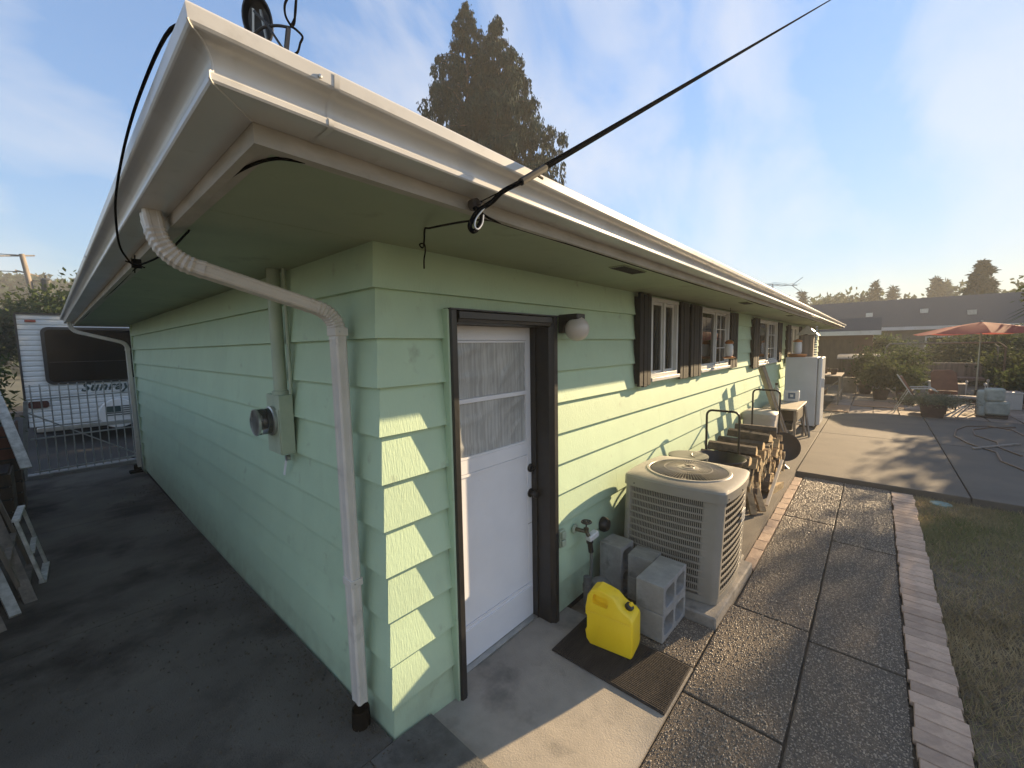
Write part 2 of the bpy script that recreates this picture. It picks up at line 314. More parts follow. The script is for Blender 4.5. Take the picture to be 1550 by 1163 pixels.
sheet('alley', -9, 9, 9.22, 24, lambda x, y: -.2, mat('alley_asphalt', (.03, .029, .027), (.02, .02, .019), ns=3, rough=.95), 4, 4, depth=.4)
slabz = lambda x, y: -.062 - .038 * min(1, max(0, (x - .22) / .5)) + .003 * math.sin(5 * x + 3 * y)
sheet('door_slab', .232, 1.478, -.9, .16, slabz, M_CONC, 14, 10)
sheet('soil_bed', .15, 3.2, -.905, -.0, lambda x, y: -.13, M_SOIL, 6, 4)

# pebbled (exposed aggregate) walkway
walk = thing('walkway', (1.0, -1.4, -.1), None, None, kind='structure')
slabs = [(-.6, 1.268, -1.385, -.908), (1.282, 2.295, -1.385, -.908), (2.307, 3.60, -1.385, -.938), (3.612, 4.435, -1.385, -.938), (4.447, 6.175, -1.385, -.938),
         (-.6, .9, -1.855, -1.397), (.912, 2.2, -1.855, -1.397), (2.212, 4.0, -1.855, -1.397), (4.012, 5.1, -1.855, -1.397), (5.112, 6.175, -1.855, -1.397), (1.49, 1.92, -.895, -.40)]
for i, (x0, x1, y0, y1) in enumerate(slabs):
    ob('aggregate_slab', MB().box(x0, x1, y0, y1, -.17, -.106 + .003 * (i % 3)), M_AGGB, walk, bev=.006)
def pebbles(x0, x1, y0, y1, z, sp):
    nx = int((x1 - x0) / sp); ny = int((y1 - y0) / sp); X, Y = np.meshgrid(np.arange(nx), np.arange(ny)); n = nx * ny
    px = x0 + sp * .5 + X.ravel() * sp + rng.uniform(-.42, .42, n) * sp; py = y0 + sp * .5 + Y.ravel() * sp + rng.uniform(-.42, .42, n) * sp
    return np.stack([px, py, z + rng.uniform(-.0035, .0015, n)], 1)
cs = []
for i, (x0, x1, y0, y1) in enumerate(slabs):
    zt = -.106 + .003 * (i % 3)
    if x1 < .3: continue
    x0 = max(x0, .5); cut = 4.0
    if x0 < cut: cs.append((pebbles(x0, min(x1, cut), y0, y1, zt, .0100), .0056))
    if x1 > cut: cs.append((pebbles(max(x0, cut), x1, y0, y1, zt, .013), .0078))
P = np.concatenate([c[0] for c in cs]); S = np.concatenate([np.full(len(c[0]), c[1]) for c in cs]); n = len(P)
base = np.array([(1, 0, 0), (-1, 0, 0), (0, 1, 0), (0, -1, 0), (0, 0, 1)], float); bf = np.array([(4, 0, 2), (4, 2, 1), (4, 1, 3), (4, 3, 0)])
S = S * rng.choice([.7, .95, 1.0, 1.35], n); sx = S * rng.uniform(.7, 1.5, n); sy = S * rng.uniform(.6, 1.0, n); sz = S * rng.uniform(.6, 1.35, n); an = rng.uniform(0, math.pi, n); P[:, 2] += rng.uniform(-.002, .003, n)
V = np.empty((n, 5, 3)); lx = base[None, :, 0] * sx[:, None]; ly = base[None, :, 1] * sy[:, None]
V[:, :, 0] = P[:, None, 0] + lx * np.cos(an)[:, None] - ly * np.sin(an)[:, None]; V[:, :, 1] = P[:, None, 1] + lx * np.sin(an)[:, None] + ly * np.cos(an)[:, None]
V[:, :, 2] = P[:, None, 2] - .0015 + base[None, :, 2] * sz[:, None]
link('pebble_surface', npmesh('pebble_surface', V.reshape(-1, 3), (bf[None] + (np.arange(n) * 5)[:, None, None]).reshape(-1, 3), M_PEB, smooth=True), walk, loc=(0, 0, 0), kind='stuff')

# brick borders
def bricks(par, x0, x1, y0, y1, w, z, m, vary=.006):
    x = x0; variants = []
    for k in range(5):
        h = w / 2 - .003; d = (y1 - y0) / 2; j = lambda: random.uniform(-.002, .002)
        b = MB(); b.add([(-h, -d, -.03), (h, -d, -.03), (h, d, -.03), (-h, d, -.03), (-h + j(), -d + j(), 0), (h + j(), -d + j(), j()), (h + j(), d + j(), j()), (-h + j(), d + j(), j())],
                        [(0, 3, 2, 1), (4, 5, 6, 7), (0, 1, 5, 4), (1, 2, 6, 5), (2, 3, 7, 6), (3, 0, 4, 7)])
        variants.append(b.mesh('brick', m))
    while x + w <= x1 + .001:
        o = link('brick', random.choice(variants), par, loc=(x + w / 2, (y0 + y1) / 2 + random.uniform(-vary, vary), z + random.uniform(-.003, .003)), rot=(random.uniform(-.01, .01), random.uniform(-.02, .02), random.uniform(-.025, .025)), bev=.004)
        x += w
br = thing('brick_border', (3, -1.97, -.1), None, None, kind='structure')
bricks(br, 1.0, 6.17, -2.068, -1.868, .098, -.088, M_BRICK2, .008)
br = thing('brick_edging', (4.5, -.88, -.1), None, None, kind='structure')
bricks(br, 2.92, 6.16, -.932, -.842, .208, -.088, M_BRICK, .003)
sheet('brick_bed', .4, 6.17, -2.08, -.84, lambda x, y: -.135, M_SOIL, 4, 4)
# AC pad and the concrete strip along the wall
b = MB().prism([(1.925, -.903), (2.91, -.928), (2.91, -.842), (3.02, -.842), (3.02, -.01), (1.925, -.01)], 2, -.2, -.028)
ob('equipment_pad', b, M_PAD, kind='structure', bev=.012)
sheet('wall_path', 3.03, 6.2, -.836, -.006, lambda x, y: -.036 + .002 * math.sin(4 * x), M_PATIO, 10, 3)
# lawn
sheet('lawn_soil', -1, 6.16, -9, -2.085, lambda x, y: -.135 + .012 * math.sin(3.1 * x + 1.7 * y) * math.sin(2.3 * y), M_SOIL, 40, 30)
n = 150000; gx = 1.0 + rng.beta(1.1, .95, n) * 5.15; gy = -2.066 - rng.beta(.9, 1.7, n) * 2.6
den = .5 + .5 * np.sin(gx * 2.1 + 1.3 * np.sin(gy * 3)) * np.sin(gy * 2.7 + gx)
k = rng.uniform(0, 1, n) < (.30 + .6 * den); gx, gy = gx[k], gy[k]; n = len(gx)
a = rng.uniform(0, 2 * math.pi, n); h = rng.uniform(.012, .05, n) * (.6 + .8 * rng.random(n)); wd = rng.uniform(.0015, .0035, n); ln = rng.uniform(.3, 1.6, n) * h
V = np.empty((n, 3, 3)); V[:, 0] = np.stack([gx - wd * np.sin(a), gy + wd * np.cos(a), np.full(n, -.136)], 1); V[:, 1] = np.stack([gx + wd * np.sin(a), gy - wd * np.cos(a), np.full(n, -.136)], 1)
V[:, 2] = np.stack([gx + ln * np.cos(a), gy + ln * np.sin(a), -.136 + h], 1)
dry = np.sin(gx * 1.7 + 2 + np.sin(gy * 2.2)) + rng.normal(0, .6, n) > -.25
for nm, sel, mm in (('grass', ~dry, G_GRASS), ('dry_grass', dry, G_DRY)):
    q = V[sel]; link(nm, npmesh(nm, q.reshape(-1, 3), np.arange(3 * len(q)).reshape(-1, 3), mm), kind='stuff', label='patchy short green lawn beside the brick border' if nm == 'grass' else 'dry straw coloured grass scattered through the lawn', cat='grass')
# patio
pat = thing('patio', (8, -1.5, -.04), None, None, kind='structure')
for (x0, x1, y0, y1) in [(6.19, 9.59, -2.56, -.838), (6.19, 9.59, -4.4, -2.572), (6.19, 9.59, -.826, .0), (9.602, 13.1, -2.56, -.838), (9.602, 13.1, -.826, -.0), (9.602, 13.1, -4.4, -2.572)]:
    ob('concrete_slab', MB().box(x0, x1, y0, y1, -.16, -.040 + random.uniform(-.002, .002)), M_PATIO, pat, bev=.008)
sheet('patio_bed', 6.2, 40, -14, -.0, lambda x, y: -.09, M_PATIO, 4, 4)
pv = thing('paver_patio', (15, -2, -.04), None, None, kind='structure')
pm = MB().box(-.24, .24, -.24, .24, -.04, 0).mesh('paver', M_PAVER)
for i in range(12):
    for j in range(13):
        link('paver', pm, pv, loc=(13.38 + i * .5, -.9 - j * .5 + random.uniform(-.01, .01), -.042 + random.uniform(-.004, .004)), rot=(0, 0, random.uniform(-.02, .02)))

# ------------------------------------------------------------------ the house
HX1, HY1 = 18.3, 7.61; ZS = 2.313
house = thing('house', (0, 0, 0), 'long single-storey house with mint green lap siding, pale gutters and deep eaves', 'house')
openings = [(.41, 1.30, -.3, 2.0), (2.84, 3.60, 1.505, 2.30), (4.32, 5.65, 1.505, 2.30), (7.62, 9.52, 1.42, 2.28), (11.25, 12.7, 1.30, 2.25), (14.4, 16.0, 1.30, 2.25)]
L1 = 2.112; E_ = .22
def boards(axis, a0, a1, opens, start, joints):
    for k in range(0, 11):
        zb = L1 - E_ * (k - 0) if k else L1
        zb = L1 - E_ * k if k > 0 else L1
        z0 = L1 - E_ * k; z1 = min(z0 + E_ + .004, ZS) if k else ZS
        if k == 10: z0 = L1 - E_ * 10
        z0 = max(z0, -.16)
        segs = [(a0, a1, z0, z1)]
        for (o0, o1, p0, p1) in opens:
            new = []
            for (s0, s1, q0, q1) in segs:
                if o1 <= s0 or o0 >= s1 or p1 <= q0 or p0 >= q1: new.append((s0, s1, q0, q1)); continue
                if s0 < o0: new.append((s0, o0, q0, q1))
                if o1 < s1: new.append((o1, s1, q0, q1))
                if p0 > q0: new.append((max(s0, o0), min(s1, o1), q0, p0))
                if p1 < q1: new.append((max(s0, o0), min(s1, o1), p1, q1))
            segs = new
        jt = sorted(joints(k)); out_ = []
        for (s0, s1, q0, q1) in segs:
            cur = s0
            for j in jt:
                if cur + .15 < j < s1 - .15: out_.append((cur, j - .0012, q0, q1)); cur = j + .0012
            out_.append((cur, s1, q0, q1))
        for (s0, s1, q0, q1) in out_:
            def off(z): return .0285 * (z - (L1 - E_ * k)) / E_ if k else .0285 * (z - L1) / E_      # inward setback, 0 at the butt edge
            w0 = random.uniform(-.0008, .0008); f0, f1 = off(q0) + w0, off(q1) + w0; bk = .034
            b = MB()
            if axis == 'x':   # wall plane y=0, outside is -y ; inward +y
                l0 = s0 - 0 if s0 > 0 else None
                b.add([(s0, f0, q0), (s1, f0, q0), (s1, bk, q0), (s0, bk, q0), (s0, f1, q1), (s1, f1, q1), (s1, bk, q1), (s0, bk, q1)],
                      [(0, 3, 2, 1), (4, 5, 6, 7), (0, 1, 5, 4), (1, 2, 6, 5), (2, 3, 7, 6), (3, 0, 4, 7)])
                if s0 <= 0.001:
                    v = b.v; v[0] = (f0, f0, q0); v[4] = (f1, f1, q1); v[3] = (bk, bk, q0); v[7] = (bk, bk, q1)
            else:
                b.add([(f0, s0, q0), (f0, s1, q0), (bk, s1, q0), (bk, s0, q0), (f1, s0, q1), (f1, s1, q1), (bk, s1, q1), (bk, s0, q1)],
                      [(0, 3, 2, 1), (4, 5, 6, 7), (0, 1, 5, 4), (1, 2, 6, 5), (2, 3, 7, 6), (3, 0, 4, 7)])
                if s0 <= 0.001:
                    v = b.v; v[0] = (f0, f0, q0); v[4] = (f1, f1, q1); v[3] = (bk, bk, q0); v[7] = (bk, bk, q1)
            ob('siding_board', b, M_SID, house, smooth=False)
boards('x', 0, HX1, openings, 0, lambda k: [.037] + [((k * 1.37) % 3.66) + 3.66 * i for i in range(0, 5) if ((k * 1.37) % 3.66) + 3.66 * i > 2.2])
boards('y', 0, HY1, [], 0, lambda k: [((k * 1.9) % 3.6) + 2.1 + 3.6 * i for i in range(2)])
b = MB(); b.box(.028, HX1, .028, .05, -.3, ZS) if False else None
# core walls behind the boards, with the openings left out
def core(x0, x1, z0, z1): ob('wall_core', MB().box(x0, x1, .0301, .09, z0, z1), M_DARKIN, house, smooth=False)
xs = [.09]
for (o0, o1, p0, p1) in openings:
    core(xs[-1], o0, -.3, ZS); core(o0, o1, p1, ZS)
    if p0 > -.2: core(o0, o1, -.3, p0)
    xs.append(o1)
core(xs[-1], HX1, -.3, ZS)
ob('wall_core', MB().box(.0301, .09, .0301, HY1 - .1, -.4, ZS), M_DARKIN, house, smooth=False)
ob('end_wall', MB().box(HX1 - .12, HX1, .0301, HY1, -.3, ZS), M_SID, house, smooth=False)
ob('back_wall', MB().box(0, HX1 - .13, HY1 - .09, HY1, -.4, ZS), M_SID, house, smooth=False)
# eaves : sweeps round the roof rectangle
RX0, RY0, RX1, RY1 = -.62, -.61, 18.95, 8.18
def loop(profile, closed_profile=True):
    b = MB(); n = len(profile); vs = []
    for (cx, cy, dx, dy) in ((RX0, RY0, -1, -1), (RX1, RY0, 1, -1), (RX1, RY1, 1, 1), (RX0, RY1, -1, 1)):
        for o, z in profile: vs.append((cx + dx * o, cy + dy * o, z))
    fs = []
    for c in range(4):
        c2 = (c + 1) % 4
        for j in range(n):
            j2 = (j + 1) % n; fs.append((c * n + j, c2 * n + j, c2 * n + j2, c * n + j2))
    return b.add(vs, fs)
gp = [(.001, 2.335), (.086, 2.335), (.0935, 2.336), (.0965, 2.340), (.097, 2.350), (.0945, 2.354), (.0885, 2.356), (.0875, 2.361), (.0885, 2.372), (.0925, 2.382), (.0985, 2.390), (.104, 2.3945), (.113, 2.3975), (.1245, 2.3995), (.1275, 2.4015), (.1305, 2.406),
      (.133, 2.430), (.131, 2.434), (.124, 2.435), (.112, 2.434), (.111, 2.431), (.122, 2.430), (.124, 2.410), (.112, 2.405), (.095, 2.396), (.085, 2.378), (.084, 2.3365), (.003, 2.3375), (.003, 2.44), (.001, 2.44)]
gut = ob('gutter', loop(gp), M_GUT, house, ang=22)
for (x, ax) in ((-.50, 'x'), (4.2, 'x'), (8.0, 'x'), (11.8, 'x'), (15.5, 'x'), (1.9, 'y'), (5.0, 'y')):   # lap joints with a rivet
    b = MB(); pr = [(o + .0016, z) for o, z in gp[:17]]; pr[0] = (.001, 2.3335); pr[1] = (.089, 2.3333)
    n = len(pr)
    for s in (0, 1):
        vs = [((x + s * .012, RY0 - o, z) if ax == 'x' else (RX0 - o, x + s * .012, z)) for o, z in pr]
        b.v += vs
    b.f += [(j, j + 1, n + j + 1, n + j) for j in range(n - 1)]
    ob('lap_joint', b, M_GUT, gut, loc=(0, 0, 0), fix=False)
    c = (x - .03, RY0 - .1315, 2.412) if ax == 'x' else (RX0 - .1315, x - .03, 2.412)
    ob('rivet', MB().lathe([(.0045, 0), (.004, .003), (0.0001, .0042)], c, 8, rot=(Matrix.Rotation(math.pi / 2, 3, 'X') if ax == 'x' else Matrix.Rotation(-math.pi / 2, 3, 'Y'))), M_ALU, gut)
# bead of sealant along the corner mitre
b = MB().tube([(RX0 - o - .0012, RY0 - o - .0012, z) for o, z in gp[:16]], .0022, 6)
ob('mitre_seam', b, M_GUT, gut)
ob('fascia', loop([(0, 2.292), (0, 2.46), (-.022, 2.46), (-.022, 2.292)]), M_FAS, house, ang=30)
ob('soffit_trim', loop([(-.0225, 2.300), (-.0225, 2.335), (-.05, 2.335), (-.05, 2.300)]), M_FAS, house, ang=30)
# soffit ring in sheets
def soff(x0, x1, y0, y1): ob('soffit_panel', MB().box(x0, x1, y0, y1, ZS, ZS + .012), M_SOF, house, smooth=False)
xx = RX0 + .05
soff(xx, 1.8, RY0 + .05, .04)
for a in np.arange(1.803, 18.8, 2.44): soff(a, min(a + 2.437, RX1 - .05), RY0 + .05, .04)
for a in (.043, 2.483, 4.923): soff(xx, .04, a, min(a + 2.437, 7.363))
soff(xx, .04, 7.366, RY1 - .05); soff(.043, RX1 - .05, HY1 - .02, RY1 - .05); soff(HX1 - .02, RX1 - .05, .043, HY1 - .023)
# roof
ri = 2.44; rh = (RY1 - RY0) / 2; rz = ri + rh * .27
b = MB().add([(RX0 - .03, RY0 - .03, ri), (RX1 + .03, RY0 - .03, ri), (RX1 + .03, RY1 + .03, ri), (RX0 - .03, RY1 + .03, ri), (RX0 + rh, RY0 + rh, rz), (RX1 - rh, RY0 + rh, rz),
              (RX0 - .03, RY0 - .03, ri + .012), (RX1 + .03, RY0 - .03, ri + .012), (RX1 + .03, RY1 + .03, ri + .012), (RX0 - .03, RY1 + .03, ri + .012)],
             [(6, 7, 5, 4), (7, 8, 5), (8, 9, 4, 5), (9, 6, 4), (0, 1, 7, 6), (1, 2, 8, 7), (2, 3, 9, 8), (3, 0, 6, 9)])
ob('roof', b, M_ROOF, house, smooth=False)
# soffit vents
for vx in (1.5, 4.6, 7.9, 11.5):
    v = ob('soffit_vent', MB().box(vx - .16, vx + .16, -.50, -.40, ZS - .006, ZS + .001), M_SOF, house)
    b = MB()
    for i in range(8): b.box(vx - .15, vx + .15, -.494 + i * .012, -.490 + i * .012, ZS - .009, ZS - .006)
    ob('vent_louvre', b, M_DARKIN, v, kind='stuff')

# door, frame, casing
b = MB()
def casing(b, x0, x1, z0, z1): b.box(x0, x1, -.040, .02, z0, z1)
ob('door_casing', MB().prism([(.398, -.030), (.404, -.040), (.432, -.040), (.436, -.032), (.445, -.030), (.452, -.012), (.452, .03), (.398, .03)], 2, -.088, 2.035), M_BLACK, house)
ob('door_casing', MB().prism([(1.319, -.030), (1.313, -.040), (1.275, -.040), (1.271, -.030), (1.262, -.016), (1.252, -.010), (1.252, .03), (1.319, .03)], 2, -.108, 2.035), M_BLACK, house)
ob('door_casing', MB().prism([(-.030, 2.0349), (-.043, 2.028), (-.043, 1.995), (-.035, 1.990), (-.033, 1.975), (-.014, 1.968), (.03, 1.968), (.03, 2.0349)], 0, .4525, 1.2515), M_BLACK, house)
ob('casing_edge', MB().box(.386, .3975, -.026, .02, -.085, 2.04), M_SID, house)
ob('drip_cap', MB().box(.392, 1.325, -.048, .01, 2.0355, 2.043), M_BLACK, house)
ob('door_jamb', MB().box(1.2525, 1.30, .0305, .20, -.115, 2.02), M_BLACK, house)
ob('door_jamb', MB().box(.41, .4515, .0305, .20, -.115, 2.02), M_BLACK, house)
ob('door_jamb', MB().box(.452, 1.252, .0305, .20, 1.972, 2.02), M_BLACK, house)
ob('door_stop', MB().box(1.2395, 1.252, .095, .1385, -.1, 1.971), M_BLACK, house)
ob('threshold', MB().box(.452, 1.252, .10, .21, -.13, -.088), M_ALU, house)
DY = .14
door = ob('door', MB().box(.453, .560, DY, DY + .044, -.085, 1.970).box(1.200, 1.251, DY, DY + .044, -.085, 1.970).box(.560, 1.200, DY, DY + .044, 1.885, 1.970).box(.560, 1.200, DY, DY + .044, 1.10, 1.185)
          .box(.560, 1.200, DY + .004, DY + .040, .165, 1.10).box(.560, 1.200, DY, DY + .044, -.085, .165), M_DOOR, house, bev=.002)
ob('glazing_bar', MB().box(.561, 1.199, DY - .004, DY + .03, 1.518, 1.546), M_DOOR, door, bev=.003)
for (z0, z1) in ((1.187, 1.2), (1.870, 1.883)): ob('glazing_bead', MB().box(.573, 1.187, DY - .002, DY + .02, z0, z1), M_DOOR, door)
for x in (.561, 1.1875): ob('glazing_bead', MB().box(x, x + .0115, DY - .0021, DY + .02, 1.187, 1.883), M_DOOR, door)
# panel mouldings and groove boards
ob('panel_moulding', MB().box(.565, 1.195, DY - .003, DY + .0035, 1.082, 1.098), M_DOOR, door)
ob('panel_moulding', MB().box(.50, 1.235, DY - .006, DY - .0003, .126, .139), M_DOOR, door)
ob('panel_moulding', MB().box(.50, 1.235, DY - .005, DY - .0003, .163, .169), M_DOOR, door)
ob('stile_seam', MB().box(1.195, 1.2505, DY - .0009, DY - .0002, .600, .604), M_CONC, door)
def plastic(z0, z1, seed):
    nx, nz = 60, 40; vs = []; fs = []; r = random.Random(seed); ph = [r.uniform(0, 6) for _ in range(4)]
    for j in range(nz + 1):
        for i in range(nx + 1):
            u = i / nx; v = j / nz
            fold = .004 * abs(math.sin(5 * u + 8 * (1 - v) * (1 - u) + ph[0])) ** 6 + .003 * abs(math.sin(11 * u * (1.4 - v) + 3 * v + ph[1])) ** 8 + .0008 * math.sin(30 * u * (1.3 - v) + ph[2])
            vs.append((.573 + .614 * u, DY + .012 - fold, z0 + (z1 - z0) * v))
    for j in range(nz):
        for i in range(nx): a = j * (nx + 1) + i; fs.append((a, a + 1, a + nx + 2, a + nx + 1))
    b = MB(); b.add(vs, fs); ob('plastic_sheet', b, M_PLAST, door, ang=80, fix=False)
plastic(1.2, 1.517, 3); plastic(1.547, 1.87, 9)
ob('door_backing', MB().box(.561, 1.199, DY + .03, DY + .04, 1.187, 1.884), M_CURT, door)
rx = Matrix.Rotation(math.pi / 2, 3, 'X')
ob('deadbolt', MB().lathe([(.029, 0), (.029, .012), (.024, .017), (.012, .018), (.012, .030), (.001, .031)], (1.226, DY - .001, 1.0), 20, rx), M_BLACK, door)
kn = ob('door_knob', MB().lathe([(.031, 0), (.031, .006), (.013, .010), (.012, .030), (.026, .040), (.030, .052), (.024, .064), (.001, .068)], (1.226, DY - .001, .82), 20, rx), M_BLACK, door)

# windows and shutters
def window(x0, x1, z0, z1, sp=.5, curtain=None, grid=False):
    w_ = thing('window', (x0, 0, z0), None, None); w_.parent = house; w_['wc'] = (x0, 0, z0)
    t = .038; fr = MB().box(x0, x1, -.028, .05, z0, z0 + t).box(x0, x1, -.028, .05, z1 - t, z1).box(x0, x0 + t, -.028, .05, z0 + t, z1 - t).box(x1 - t, x1, -.028, .05, z0 + t, z1 - t)
    ob('frame', fr, M_WFR, w_, bev=.003)
    xm = x0 + (x1 - x0) * sp
    ob('mullion', MB().box(xm - .022, xm + .022, -.018, .045, z0 + t, z1 - t), M_WFR, w_)
    ob('sill', MB().box(x0 - .02, x1 + .02, -.05, .02, z0 - .035, z0 - .0005), M_WFR, w_, bev=.004)
    for a, c, y in ((x0 + t, xm - .022, .0), (xm + .022, x1 - t, .012)):
        ob('sash', MB().box(a, c, y, y + .02, z0 + t, z0 + t + .025).box(a, c, y, y + .02, z1 - t - .025, z1 - t).box(a, a + .02, y, y + .02, z0 + t + .025, z1 - t - .025).box(c - .02, c, y, y + .02, z0 + t + .025, z1 - t - .025), M_WFR, w_)
        ob('pane', MB().add([(a + .018, y + .01, z0 + t + .02), (c - .018, y + .01, z0 + t + .02), (c - .018, y + .01, z1 - t - .02), (a + .018, y + .01, z1 - t - .02)], [(0, 1, 2, 3)]), M_PANE, w_, fix=False)
    ob('room_behind', MB().add([(x0, .09, z0), (x1, .09, z0), (x1, .09, z1), (x0, .09, z1), (x0 + .0, .6, z0), (x1, .6, z0), (x1, .6, z1), (x0, .6, z1)], [(4, 5, 6, 7), (0, 1, 5, 4), (2, 3, 7, 6), (0, 4, 7, 3), (1, 2, 6, 5)]), M_DARKIN, w_, fix=False, smooth=False)
    if curtain:
        c0, c1 = curtain; pts = []
        b = MB(); n = 40
        for i in range(n + 1):
            x = x0 + (x1 - x0) * (c0 + (c1 - c0) * i / n); y = .10 + .012 * math.sin(i * 1.1); b.v += [(x, y, z0 + .01), (x, y, z1 - .01)]
        b.f = [(2 * i, 2 * i + 2, 2 * i + 3, 2 * i + 1) for i in range(n)]
        ob('curtain', b, M_CURT, w_, ang=80, fix=False)
    if grid:
        a, c = xm + .04, x1 - t - .02
        b = MB().box((a + c) / 2 - .006, (a + c) / 2 + .006, .006, .018, z0 + t, z1 - t)
        for q in (1 / 3, 2 / 3): b.box(a, c, .0065, .0175, z0 + (z1 - z0) * q - .006, z0 + (z1 - z0) * q + .006)
        ob('muntin', b, M_WFR, w_)
window(2.872, 3.572, 1.520, 2.288, .5, (.45, 1.0)); window(4.352, 5.628, 1.520, 2.285, .52, (0, .12), True); window(7.64, 9.50, 1.445, 2.262, .5, (.0, .1), True)
window(11.28, 12.66, 1.33, 2.24, .5, (.3, .6)); window(14.43, 15.97, 1.33, 2.24, .5)
def shutter(x0, x1, z0, z1, n):
    s = thing('shutter', (x0, 0, z0), None, None); s.parent = house
    ob('backing', MB().box(x0 + .008, x1 - .008, -.020, .012, z0 + .03, z1 - .03), M_SHUT, s)
    wv = (x1 - x0) / n
    for i in range(n):
        dz = random.uniform(-.006, .006)
        ob('slat', MB().box(x0 + i * wv + .004, x0 + (i + 1) * wv - .004, -.046 - .003 * (i % 2), -.0202, z0 + dz, z1 + dz), M_SHUT, s, bev=.004)
for (a, c, z0, z1, n) in ((2.575, 2.832, 1.455, 2.30, 3), (3.605, 3.875, 1.455, 2.29, 3), (3.945, 4.315, 1.455, 2.29, 4), (5.665, 6.05, 1.475, 2.29, 4), (7.17, 7.60, 1.39, 2.27, 4), (9.54, 9.97, 1.40, 2.26, 4), (10.8, 11.2, 1.30, 2.25, 4), (12.75, 13.15, 1.30, 2.25, 4), (13.95, 14.35, 1.30, 2.25, 4)):
    shutter(a, c, z0, z1, n)

# downspouts
def spout_sec(w_, h_, ribs=True):
    s = []; c = .007
    for (x0, y0, x1, y1) in ((-w_, -h_, w_, -h_), (w_, -h_, w_, h_), (w_, h_, -w_, h_), (-w_, h_, -w_, -h_)):
        dx, dy = x1 - x0, y1 - y0; L = math.hypot(dx, dy); ux, uy = dx / L, dy / L; nx, ny = uy, -ux
        for t_, d in ((c, 0), (L * .30, 0), (L * .34, -.0022), (L * .66, -.0022), (L * .70, 0), (L - c, 0)):
            s.append((x0 + ux * t_ + nx * d, y0 + uy * t_ + ny * d))
    return s
def downspout(pts, foot_z, name='downspout'):
    d = thing('downspout', (pts[-1][0], pts[-1][1], foot_z), None, None); d.parent = house
    return d
def smooth_bend(a, b, c, r, n=7):
    a, b, c = Vector(a), Vector(b), Vector(c); p = b + (a - b).normalized() * r; q = b + (c - b).normalized() * r
    return [(p * (1 - t) * (1 - t) + b * 2 * t * (1 - t) + q * t * t) for t in [i / n for i in range(n + 1)]]
W_, H_ = .026, .038
def make_spout(top, e1, e2, bot, joints):
    d = thing('downspout', bot, None, None); d.parent = house
    sec = spout_sec(H_, W_); ref = (0, 1, 0)
    # sweep in the XZ-ish plane, reference axis +Y so the section keeps its orientation
    bend1 = smooth_bend(top, e1, e2, .095, 20); bend2 = smooth_bend(e1, e2, bot, .095, 20)
    def sw(pts, k=1.0, crimp=0):
        b = MB(); secs = []
        for i, p in enumerate(pts):
            kk = k * (1 - (crimp if i % 2 else 0)); secs.append([(x * kk, y * kk) for x, y in spout_sec(W_, H_)])
        return b.ribbon(pts, secs, (0, 1, 0))
    ob('outlet', sw([Vector(top), bend1[0]]), M_DSP, d)
    ob('elbow', sw([Vector(top) * .55 + bend1[0] * .45] + bend1 + [bend1[-1] + (Vector(e2) - Vector(e1)).normalized() * .03], 1.08, .10), M_DSP, d, ang=12)
    ob('offset_pipe', sw([bend1[-1], bend2[0]]), M_DSP, d)
    ob('elbow', sw([bend2[0] - (Vector(e2) - Vector(e1)).normalized() * .03] + bend2 + [bend2[-1] + (Vector(bot) - Vector(e2)).normalized() * .02], 1.08, .10), M_DSP, d, ang=12)
    ob('pipe', sw([bend2[-1], Vector(bot)]), M_DSP, d)
    for z in joints:
        t = (e2[2] - z) / (e2[2] - bot[2]); x = e2[0] + (bot[0] - e2[0]) * t; y = e2[1] + (bot[1] - e2[1]) * t
        c = ob('collar', MB().box(x - W_ - .004, x + W_ + .004, y - H_ - .004, y + H_ + .004, z - .018, z + .018), M_DSP, d, bev=.002)
        ob('screw', MB().lathe([(.004, 0), (.003, .003), (.0001, .0035)], (x - .01, y - H_ - .004, z), 8, rx), M_ALU, d)
make_spout((-.672, .285, 2.334), (-.655, .275, 2.185), (-.062, .215, 2.005), (-.056, .200, .115), (1.925, .735))
make_spout((-.672, 7.72, 2.334), (-.655, 7.72, 2.20), (-.06, 7.5, 2.0), (-.056, 7.5, -.05), (1.9,))
ob('drain_stub', MB().lathe([(.045, 0), (.042, .10), (.036, .10), (.034, .02)], (-.056, .200, -.03), 14), M_CABLE, label='black corrugated drain stub in the ground under the corner downspout', cat='drain pipe')
ob('drain_boot', MB().box(-.16, .0, -.08, .08, 0, .05).box(-.10, -.02, -.05, .05, .05, .14), M_CABLE, loc=(-.02, 7.55, -.16), label='black drain boot at the foot of the far downspout by the gate', cat='drain pipe', bev=.01)

# ------------------------------------------------------------------ things fixed to the house
rY = Matrix.Rotation(-math.pi / 2, 3, 'Y')   # lathe axis -> -X
m_ = thing('electric_meter', (-.04, 1.04, 1.23), 'round glass electric meter on a green painted box below its conduit', 'electric meter')
ob('meter_box', MB().box(-.082, -.004, .942, 1.142, 1.232, 1.585), M_GBOX, m_, bev=.004)
ob('box_cover', MB().box(-.088, -.0825, .946, 1.138, 1.236, 1.50), M_GBOX, m_, bev=.002)
ob('meter_ring', MB().lathe([(.088, 0), (.088, .014), (.078, .018), (.078, 0)], (-.089, 1.045, 1.43), 32, rY), M_ALU, m_)
gl = ob('glass_dome', MB().lathe([(.076, .0), (.076, .085), (.072, .094), (.060, .098), (.0001, .099), ], (-.092, 1.045, 1.43), 32, rY), M_GLASS, m_)
ob('meter_register', MB().lathe([(.066, 0), (.066, .035), (.0001, .0352)], (-.093, 1.045, 1.43), 24, rY).box(-.150, -.129, 1.005, 1.085, 1.40, 1.475), mat('meter_grey', (.09, .09, .09), rough=.4), m_)
ob('name_plate', MB().box(-.154, -.1505, 1.015, 1.075, 1.44, 1.463), M_WHITE, m_)
